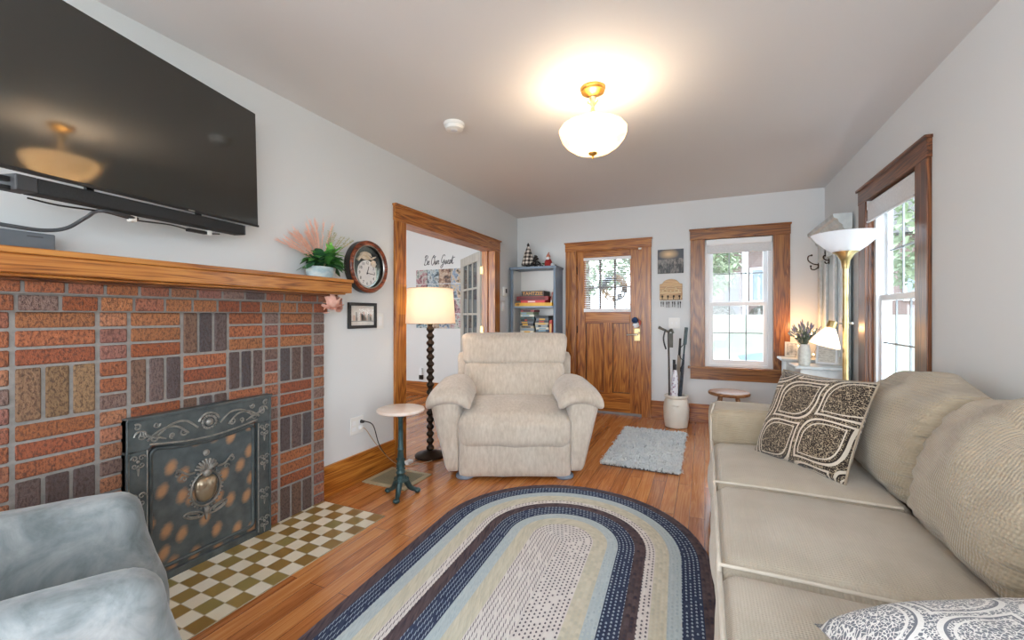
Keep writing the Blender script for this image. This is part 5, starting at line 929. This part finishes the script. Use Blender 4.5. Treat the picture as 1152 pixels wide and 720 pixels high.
b = MB(); b.ball(RM @ Vector((0, 0, 0.09)), 0.026, 12, 8); b.build('bulb', bm_.mat, arm_, smooth=60); point('reading_lamp_light', RM @ Vector((0, 0, 0.125)), 2.2, (1, 0.75, 0.5), 0.02)
# ------------------------------------------------------------------ sofa
so = thing('sofa', 'long beige waffle weave three seat sofa under the right window', 'sofa', (0.55, 1.65, 0))
waf = fabric('beige waffle weave', '#9b8d77', '#ac9e88', ribs=[(1, 620), (2, 620)], scale=7, sheen=0.3, bump=0.55); seatf = fabric('beige fine weave', '#ada290', '#bcb2a2', ribs=[(0, 900), (1, 900)], scale=6, sheen=0.3, bump=0.35); pip = fabric('pale piping', '#c2b8a8', '#cfc6b8', scale=20)
b = MB(); b.soft((0.54, 1.66, 0.18), (0.96, 2.58, 0.25), 0.03); b.build('base', waf, so, smooth=60)
b = MB(); b.soft((0.965, 1.66, 0.46), (0.20, 2.58, 0.78), 0.07); b.build('back_frame', waf, so, smooth=60)
def armw(o, p): return (o.x-0.02*max(0, p[2])*(1 if p[0] < 0 else 0), o.y, o.z)
for yc in (2.815, 0.505):
    b = MB(); b.soft((0.515, yc, 0.345), (0.95, 0.31, 0.60), 0.055, (0.01, 0.01, 0.015), 16, wr=0.004, warp=armw); a_ = b.build('arm', waf, so, smooth=60)
    b = MB(); s_ = -1 if yc > 1 else 1; yy = yc+s_*0.135; b.tube([(0.036, yy, 0.06), (0.032, yy, 0.57), (0.036, yy-s_*0.02, 0.625), (0.05, yc, 0.648), (0.036, yy-s_*0.25, 0.625), (0.032, yy-s_*0.27, 0.57), (0.036, yy-s_*0.27, 0.06)], 0.005, 6); b.build('piping', pip, a_, smooth=60)
for k in range(3):
    ya, yb = 0.662+0.6655*k, 0.662+0.6655*(k+1); yc = (ya+yb)/2
    b = MB(); b.soft((0.365, yc, 0.385), (0.67, 0.662, 0.185), 0.06, (0.014, 0.004, 0.026), 24, wr=0.009, wf=5); c_ = b.build('seat_cushion', seatf, so, smooth=60)
    b = MB(); r = 0.03; X = 0.037; lo = []
    for (cy_, cz_, a0) in ((yb-0.012-r, 0.472-r, 0), (ya+0.012+r, 0.472-r, PI/2), (ya+0.012+r, 0.30+r, PI), (yb-0.012-r, 0.30+r, 1.5*PI)): lo += arc((X, cy_, cz_), r, a0, a0+PI/2, 5, (0, 1, 0), (0, 0, 1))
    b.tube(lo, 0.006, 6, closed=True); b.tube([(X, ya+0.02, 0.468), (0.2, ya+0.012, 0.474), (0.66, ya+0.012, 0.47)], 0.005, 6); b.build('piping', pip, c_, smooth=60)
    def lean2(o, p, k=k):
        q = abs(p[1]); fold = 0.018*max(0, q-0.45)*math.sin(26*p[2]+5*p[1]+k)
        return (o.x+0.30*o.z+0.025*p[1]*p[1]+fold, o.y, o.z-0.03*q**3*max(0, p[2])+0.012*math.sin(7*p[1]+k)*max(0, p[2])+fold)
    b = MB(); b.soft((0.80, yc+0.01, 0.685), (0.22, 0.66, 0.42), 0.075, (0.06, 0.0, 0.035), 38, wr=0.020, wf=5.5, warp=lean2); c_ = b.build('back_cushion', waf, so, smooth=60)
for (x, y) in ((0.1, 0.42), (0.1, 2.9), (0.98, 0.42), (0.98, 2.9)):
    b = MB(); b.box(x-0.03, x+0.03, y-0.03, y+0.03, 0, 0.07); b.build('leg', M['dark_z'], so, bevel=0.004)
# throw pillows
def damask(name, dark, light, mid, S_=1.0, FT=0.05):
    b = NB(name); uv = b.co('UV', scale=(1, 1, 1), loc=(0, 0, 0), rot=(0, 0, 0.8)); sp = b.n('SeparateXYZ'); b.t.links.new(uv, sp.inputs[0]); u, v = b.math('ADD', b.math('MULTIPLY', sp.outputs[0], 4.4*S_), 0.1), b.math('ADD', b.math('MULTIPLY', sp.outputs[1], 2.7*S_), 0.3)
    s = b.math('MULTIPLY', b.math('SINE', b.math('MULTIPLY', v, 2*PI)), 0.25)
    def dist(x): return b.math('ABSOLUTE', b.math('SUBTRACT', b.math('FRACT', x), 0.5))
    d = b.math('MINIMUM', dist(b.math('ADD', u, s)), dist(b.math('ADD', b.math('SUBTRACT', u, s), 0.5)))
    uvw = b.co('UV', scale=(1, 1, 1)); vo = b.n('TexVoronoi', feature='DISTANCE_TO_EDGE'); b.put(vo.inputs['Vector'], uvw); vo.inputs['Scale'].default_value = 130*S_; n = b.noise(uvw, 90*S_, 3, 0.6, 1.5)
    fil = b.math('LESS_THAN', b.math('ADD', vo.outputs['Distance'], b.math('MULTIPLY', b.math('SUBTRACT', n, 0.5), 0.5)), FT)
    inside = b.mix(fil, srgb(dark), srgb(mid)); inside = b.mix(b.math('LESS_THAN', b.math('ABSOLUTE', b.math('SUBTRACT', d, 0.165)), 0.013), inside, srgb(light)); band = b.math('LESS_THAN', d, 0.088); edge = b.math('LESS_THAN', d, 0.112); core = b.math('LESS_THAN', d, 0.042)
    col = b.mix(edge, inside, srgb(dark)); col = b.mix(band, col, srgb(light)); col = b.mix(core, col, b.mix(fil, srgb(dark), srgb(mid))); b.bump(b.math('ADD', n, b.math('MULTIPLY', band, 0.4)), 0.3, 0.004); return b.set(col, 0.95, spec=0.15, Sheen_Weight=0.2)
e1 = Vector((0.62, -0.785, 0)); n1 = Vector((-0.785, -0.62, 0)); a = math.radians(24); up1 = Vector((0, 0, 1))*math.cos(a)-n1*math.sin(a)
PM = frame(Vector((0.37, 2.295, 0.483))+up1*0.225-up1.cross(e1)*0.0, e1, up1)
b = MB(); b.pillow(0.46, 0.45, 0.15, 28, M=PM); pl_ = b.build('throw_pillow', damask('brown cream damask', '#2f2621', '#c9bcab', '#a8977f'), org=(0.37, 2.295, 0.485), smooth=70, weld=True); tag(pl_, 'black and cream damask pillow leaning in the far corner of the sofa', 'pillow')
b = MB(); b.tube([PM @ Vector((x*0.228*(1-0.06*(1-y*y)*abs(x)), y*0.223*(1-0.06*(1-x*x)*abs(y)), 0)) for x, y in [(-1+2*i/16, -1) for i in range(16)]+[(1, -1+2*i/16) for i in range(16)]+[(1-2*i/16, 1) for i in range(16)]+[(-1, 1-2*i/16) for i in range(16)]], 0.005, 6, closed=True); b.build('edge_cord', plain('taupe cord', '#8d7f6d', '#a39480', 0.9), pl_, smooth=60)
P2 = frame((0.52, 0.90, 0.60), Vector((0.93, 0.36, 0.06)), Vector((-0.36, 0.93, -0.10)))
b = MB(); b.pillow(0.52, 0.46, 0.19, 28, M=P2); pl_ = b.build('throw_pillow', damask('white navy scroll', '#6b6e76', '#dcdad6', '#dad8d4', 1.25, 0.09), org=(0.52, 0.90, 0.49), smooth=70, weld=True); tag(pl_, 'white and navy scroll patterned pillow lying on the nearest sofa seat', 'pillow')
# ------------------------------------------------------------------ blue grey velvet armchair, nearest on the left
CH = (-1.49, 0.362, 0); ch = thing('armchair', 'blue grey velvet armchair beside the hearth, nearest on the left', 'armchair', CH, math.radians(-21))
def velvet():
    b = NB('blue grey velvet'); v = b.co(); n = b.noise(v, 6.5, 5, 0.62, 1.2); n2 = b.noise(b.co(scale=(1, 1, 0.3)), 60, 3); col = b.ramp(b.math('ADD', n, b.math('MULTIPLY', n2, 0.15)), [(0.36, srgb('#697173')), (0.52, srgb('#81888a')), (0.70, srgb('#989d9e'))]); b.bump(n2, 0.15, 0.003); return b.set(col, 0.8, spec=0.2, Sheen_Weight=0.3, Sheen_Roughness=0.4)
vel = velvet()
def cpart(b, name, m, parent=None, **kw):
    o = b.build(name, m, None, **kw); o.parent = parent or ch; return o
for sg in (-1, 1):
    def armv(o, p, sg=sg):
        t = max(0.0, min(1.0, (0.22-o.z)/0.30)); t = t*t*(3-2*t); y = o.y+0.055*t*max(0, p[1]); z = o.z+0.05*max(0, -o.y+0.25)*max(0, p[2])
        return (o.x+sg*0.02*p[2], y, z)
    b = MB(); b.soft((sg*0.265, -0.01, 0.335), (0.15, 0.66, 0.56), 0.06, (0.012, 0.01, 0.01), 22, wr=0.006, wf=5, warp=armv); a_ = cpart(b, 'arm', vel, smooth=60)
b = MB(); b.soft((0, 0.0, 0.34), (0.41, 0.66, 0.20), 0.07, (0, 0.03, 0.03), 20, wr=0.006); cpart(b, 'seat_cushion', vel, smooth=60)
b = MB(); b.soft((0, 0.03, 0.17), (0.62, 0.62, 0.20), 0.05, n=12); cpart(b, 'base', vel, smooth=60)
b = MB(); b.soft((0, -0.33, 0.50), (0.64, 0.16, 0.72), 0.07, (0, 0.03, 0.02), 16, wr=0.006); cpart(b, 'backrest', vel, smooth=60)
for (x, y) in ((-0.25, 0.28), (0.25, 0.28), (-0.25, -0.30), (0.25, -0.30)):
    b = MB(); b.tube([(x, y, 0), (x, y, 0.09)], [0.014, 0.022], 10); cpart(b, 'leg', M['dark_z'], smooth=40)
# ------------------------------------------------------------------ dining room seen through the opening
YD = 5.2
GL = {'B': (0.62, [[(0.12, 0), (0.16, 0.5), (0.2, 1.0)], [(0.0, 0.8), (0.15, 1.02), (0.45, 1.0), (0.5, 0.75), (0.2, 0.55), (0.52, 0.45), (0.5, 0.1), (0.2, -0.03), (0.02, 0.12)]]), 'e': (0.36, [[(-0.06, 0.08), (0.1, 0.2), (0.24, 0.34), (0.18, 0.45), (0.06, 0.28), (0.12, 0.03), (0.36, 0.12)]]),
 'O': (0.66, [[(0.35, 1.02), (0.08, 0.7), (0.06, 0.2), (0.28, -0.03), (0.52, 0.3), (0.5, 0.8), (0.35, 1.02), (0.25, 0.85), (0.4, 0.75), (0.68, 0.9)]]), 'u': (0.42, [[(-0.06, 0.1), (0.08, 0.42), (0.06, 0.1), (0.16, 0.0), (0.3, 0.42), (0.28, 0.08), (0.42, 0.1)]]), 'r': (0.34, [[(-0.04, 0.1), (0.08, 0.45), (0.12, 0.36), (0.24, 0.4), (0.2, 0.06), (0.34, 0.1)]]),
 'G': (0.7, [[(0.58, 0.85), (0.4, 1.03), (0.12, 0.75), (0.1, 0.3), (0.3, 0.15), (0.5, 0.5)], [(0.52, 0.52), (0.44, -0.1), (0.2, -0.38), (0.08, -0.2), (0.5, 0.08)]]), 's': (0.34, [[(-0.04, 0.1), (0.16, 0.46), (0.2, 0.2), (0.12, 0.0), (0.02, 0.06), (0.34, 0.14)]]), 't': (0.4, [[(-0.04, 0.1), (0.14, 0.85), (0.1, 0.15), (0.2, 0.0), (0.36, 0.16)], [(0.0, 0.6), (0.2, 0.63), (0.5, 0.7)]])}
b = MB(); cur = 0.0
for chr_ in 'Be Our Guest':
    if chr_ == ' ': cur += 0.28; continue
    w_, st_ = GL[chr_]
    for sk in st_: b.tube([(-3.755+0.098*(cur+p.x+0.22*p.y), YD-0.002, 1.905+0.135*p.y) for p in smooth_path([(q[0], q[1], 0) for q in sk], 5)], 0.0042, 5)
    cur += w_
o = b.build('wall_lettering', plain('charcoal vinyl', '#34363a', rough=0.6), org=(-3.465, YD, 1.9)); tag(o, 'black script words Be Our Guest on the dining room wall', 'wall lettering')
pals = [('#a87a80', '#b9c2ba', '#3a3839'), ('#7d93a0', '#c3cccc', '#2c3236'), ('#8a6a58', '#c4b09a', '#332a26'), ('#8fa3ba', '#c9b598', '#4a4a50')]
seen = [(0, 0), (0, 1), (0, 2), (0, 3), (1, 0), (1, 1), (1, 2), (1, 3), (2, 3), (3, 0), (3, 1), (3, 2), (3, 3)]
rn = ['top', 'second', 'third', 'bottom']; cn = ['first', 'second', 'third', 'fourth']; rnd = random.Random(13)
def photo_mat(i):
    b = NB('wall photo %d' % i); v = b.co(loc=(i*3.1, i*1.7, i*2.3)); n = b.noise(v, 13, 3, 0.6, 0.6); n2 = b.noise(v, 31, 2); p = pals[i % 4]; q = pals[(i*3+1) % 4]
    return b.set(b.ramp(b.math('ADD', b.math('MULTIPLY', n, 0.75), b.math('MULTIPLY', n2, 0.25)), [(0.36, srgb(p[2])), (0.47, srgb(p[0])), (0.55, srgb(p[1])), (0.66, srgb(q[2]))]), 0.4)
for i, (r, c) in enumerate(seen):
    xa = -3.885+0.2*c; z1 = 1.835-0.215*r; b = MB(); b.box(xa, xa+0.192, YD-0.012, YD, z1-0.205, z1)
    o = b.build('photo_print', photo_mat(i), org=(xa+0.096, YD, z1-0.205)); tag(o, f'photo print, {cn[c]} from the left in the {rn[r]} row on the dining room wall', 'photo print', 'photo prints on the dining room wall')
t = plate('wall_outlet', 'white outlet above the baseboard in the dining room', 'wall outlet', FW(-3.785, 0.33, YD), 0.075, 0.118, 'outlet')
af = thing('plug_in_freshener', 'small dark and white plug in air freshener on the dining room outlet', 'air freshener', (-3.785, YD-0.05, 0.27)); b = MB(); b.box(-3.815, -3.755, YD-0.045, YD-0.0095, 0.235, 0.30); b.build('body', M['bronze'], af, bevel=0.006); b = MB(); b.box(-3.81, -3.76, YD-0.05, YD-0.0095, 0.30, 0.40); b.build('cap', M['white'], af, bevel=0.008)
# glazed door standing open into the dining room
hd_ = Vector((-2.395, 4.44, 0)); dv = Vector((-0.72, 0.69, 0)).normalized(); DMx = frame(hd_, dv, Vector((0, 0, 1)))
dm = plain('worn grey door paint', '#a8a59c', '#c3c0b6', 0.6, scale=18, stretch=(1, 1, 0.2))
b = MB()
for xa, xb in ((0.0, 0.115), (0.745, 0.86)): b.box(xa, xb, 0.01, 1.93, -0.018, 0.018, M=DMx)
b.box(0.115, 0.745, 0.01, 0.24, -0.018, 0.018, M=DMx); b.box(0.115, 0.745, 1.82, 1.93, -0.018, 0.018, M=DMx); d2 = struct(b.build('door_2', dm, bevel=0.003))
b = MB()
for k in (1, 2): x = 0.115+0.63*k/3; b.box(x-0.012, x+0.012, 0.24, 1.82, -0.014, 0.014, M=DMx)
for k in range(1, 5): z = 0.24+1.58*k/5; b.box(0.115, 0.745, z-0.012, z+0.012, -0.013, 0.013, M=DMx)
b.build('muntin', dm, d2)
b = MB(); b.box(0.115, 0.745, 0.24, 1.82, -0.003, 0.003, M=DMx); g_ = NB('dark door glass'); g_.set(srgb('#3d474b'), 0.06, spec=0.8); b.build('pane', g_.mat, d2)
for z in (0.25, 1.0, 1.70):
    b = MB(); b.cyl(hd_+Vector((0.0, -0.012, z-0.05)), hd_+Vector((0.0, -0.012, z+0.05)), 0.009, n=10); b.box(hd_.x-0.005, hd_.x+0.035, hd_.y-0.018, hd_.y-0.010, z-0.045, z+0.045); b.build('hinge', M['brass'], d2)
# ------------------------------------------------------------------ outdoors
GZ = -0.95
def grass():
    b = NB('lawn'); n = b.noise(b.co(), 1.2, 5, 0.7); return b.set(b.ramp(n, [(0.3, srgb('#7c8374')), (0.7, srgb('#8d8f80'))]), 0.95)
HZ = 1.2
b = MB(); b.prism([(5.9, GZ), (15.0, GZ), (20.5, HZ), (60, HZ), (60, GZ-0.2), (5.9, GZ-0.2)], -30, 50, lambda a, c, h: (h, a, c)); b.box(2.2, 50, -20, 5.9, GZ-0.2, GZ); o = b.build('lawn', grass()); o['kind'] = 'structure'
b = MB(); b.box(-30, 50, 7.5, 13.5, GZ, GZ+0.02); o = struct(b.build('street', plain('pale asphalt', '#8a8a8c', '#959496', 0.9, scale=2)))
hs = thing('brick_house', 'red brick house with white trim across the street', 'house', (7.0, 26.0, HZ)); brk = NB('house brick'); bt = brk.n('TexBrick'); brk.put(bt.inputs['Vector'], brk.co(rot=(PI/2, 0, 0))); bt.inputs['Scale'].default_value = 1; bt.inputs['Brick Width'].default_value = 0.24; bt.inputs['Row Height'].default_value = 0.08; bt.inputs['Mortar Size'].default_value = 0.008; bt.inputs['Color1'].default_value = srgb('#66504a'); bt.inputs['Color2'].default_value = srgb('#705a53'); bt.inputs['Mortar'].default_value = srgb('#7d7570'); brm = brk.set(bt.outputs['Color'], 0.9)
b = MB(); b.box(0.1, 14.0, 22.0, 30.0, HZ, 4.4); b.build('wall', brm, hs)
b = MB(); b.prism([(-0.5, 4.4), (14.6, 4.4), (12.0, 7.4), (2.6, 7.4)], 21.4, 30.5, lambda a, c, h: (a, h, c)); b.build('roof', plain('grey shingles', '#5a5856', '#64625f', 0.9, scale=4), hs)
for (xa, xb, z0, z1) in ((1.95, 2.6, 1.85, 3.2), (4.6, 5.8, 1.85, 3.4), (7.3, 8.5, 1.85, 3.4)):
    b = MB(); b.box(xa-0.1, xb+0.1, 21.9, 22.0, z0-0.1, z1+0.1); f_ = b.build('window', M['white'], hs); b = MB(); b.box(xa, xb, 21.88, 21.9, z0, z1); b.build('pane', plain('house window glass', '#66727a', '#78848c', 0.2), f_)
b = MB(); b.box(0.85, 1.4, 21.9, 22.0, HZ, 3.0); b.build('door', plain('grey house door', '#4e4c50', '#59575b', 0.6), hs); b = MB(); b.box(1.5, 1.72, 21.2, 21.42, HZ, 4.4); b.build('porch_column', M['white'], hs)
def tree(name, label, x, y, h, r, n, seed):
    t = thing(name, label, 'tree', (x, y, GZ)); rr = random.Random(seed); b = MB(); b.tube([(x, y, GZ), (x+0.05, y, GZ+h*0.35), (x, y, GZ+h*0.7)], [0.22, 0.17, 0.1], 10); b.build('trunk', plain('tree bark', '#5a4a3c', '#6e5c4c', 0.9, scale=12), t); b = MB()
    for i in range(n):
        u = rr.uniform(-1, 1); a = rr.uniform(0, 2*PI); k = rr.uniform(0.5, 1)**0.4; c = Vector((x+r*k*math.sqrt(1-u*u)*math.cos(a), y+r*k*math.sqrt(1-u*u)*math.sin(a), GZ+h*0.66+u*r*0.85*k)); leaf(b, c, (rr.uniform(-1, 1), rr.uniform(-1, 1), rr.uniform(-0.6, 0.6)), 0.20, 0.075, i % 2)
    b.build('crown', [plain('light leaf', '#93a07f', '#a2ad90', 0.8), plain('mid leaf', '#869473', '#93a07f', 0.8)], t)
tree('leafy_tree', 'leafy green tree across the lawn in the left of the window', -0.75, 17.5, 6.3, 1.9, 3200, 1); tree('shade_tree', 'tall green tree beyond the right window', 4.9, 12.6, 7.4, 2.5, 3600, 2); tree('pale_tree', 'pale green tree seen through the front door glass', -5.0, 19.5, 7.6, 2.3, 3200, 3)
for i, (x, lab_) in enumerate(((0.55, 'low round shrub below the brick house, left one'), (2.4, 'low round shrub below the brick house window, right one'))):
    b = MB(); rr = random.Random(30+i)
    for k in range(500): a = rr.uniform(0, 2*PI); e = rr.uniform(0, PI/2); leaf(b, (x+0.6*math.cos(e)*math.cos(a), 20.9+0.35*math.cos(e)*math.sin(a), HZ+0.35*math.sin(e)), (math.cos(a), math.sin(a), 0.6), 0.12, 0.05)
    o = b.build('shrub', plain('shrub leaf', '#5f6a56', '#6b7560', 0.8), org=(x, 20.9, HZ)); tag(o, lab_, 'shrub')
cx, cy_, = 0.95, 8.6; car = thing('car', 'pale blue parked car below the window beside the front door', 'car', (cx, cy_, GZ)); cp_ = NB('pale blue car paint'); cp_.set(srgb('#465863'), 0.45)
prof = [(-2.1, 0.30), (-2.12, 0.55), (-2.0, 0.78), (-1.5, 0.90), (-0.95, 0.98), (-0.35, 1.36), (0.15, 1.45), (0.9, 1.43), (1.5, 1.12), (2.0, 1.02), (2.1, 0.6), (2.05, 0.30)]
b = MB(); b.prism(prof, -0.85, 0.85, lambda a, c, h: (cx+a, cy_+h*(1.0 if c < 1.05 else 0.82), GZ+c)); b.build('body', cp_.mat, car, bevel=0.06, seg=3, smooth=60)
gl = plain('car window glass', '#39464e', '#46535b', 0.1)
for s_ in (-1, 1):
    b = MB(); b.prism([(-0.85, 1.0), (-0.38, 1.30), (0.12, 1.38), (0.85, 1.36), (1.35, 1.08)], 0, 0.015, lambda a, c, h: (cx+a, cy_+s_*(0.80-0.28*(c-1.0)+h), GZ+c)); b.build('side_window', gl, car)
b = MB(); b.add([(cx-0.97, cy_-0.66, GZ+1.0), (cx-0.97, cy_+0.66, GZ+1.0), (cx-0.40, cy_+0.6, GZ+1.36), (cx-0.40, cy_-0.6, GZ+1.36), (cx-0.95, cy_-0.66, GZ+0.985), (cx-0.95, cy_+0.66, GZ+0.985), (cx-0.38, cy_+0.6, GZ+1.345), (cx-0.38, cy_-0.6, GZ+1.345)], [(0, 1, 2, 3), (7, 6, 5, 4), (0, 4, 5, 1), (1, 5, 6, 2), (2, 6, 7, 3), (3, 7, 4, 0)]); b.build('windscreen', gl, car)
for x in (-1.3, 1.3):
    for s_ in (-1, 1):
        b = MB(); b.cyl((cx+x, cy_+s_*0.66, GZ+0.32), (cx+x, cy_+s_*0.87, GZ+0.32), 0.32, n=28); w_ = b.build('wheel', M['black'], car, smooth=40); b = MB(); b.cyl((cx+x, cy_+s_*0.865, GZ+0.32), (cx+x, cy_+s_*0.885, GZ+0.32), 0.2, n=24); b.build('hub', M['nickel'], w_, smooth=40)
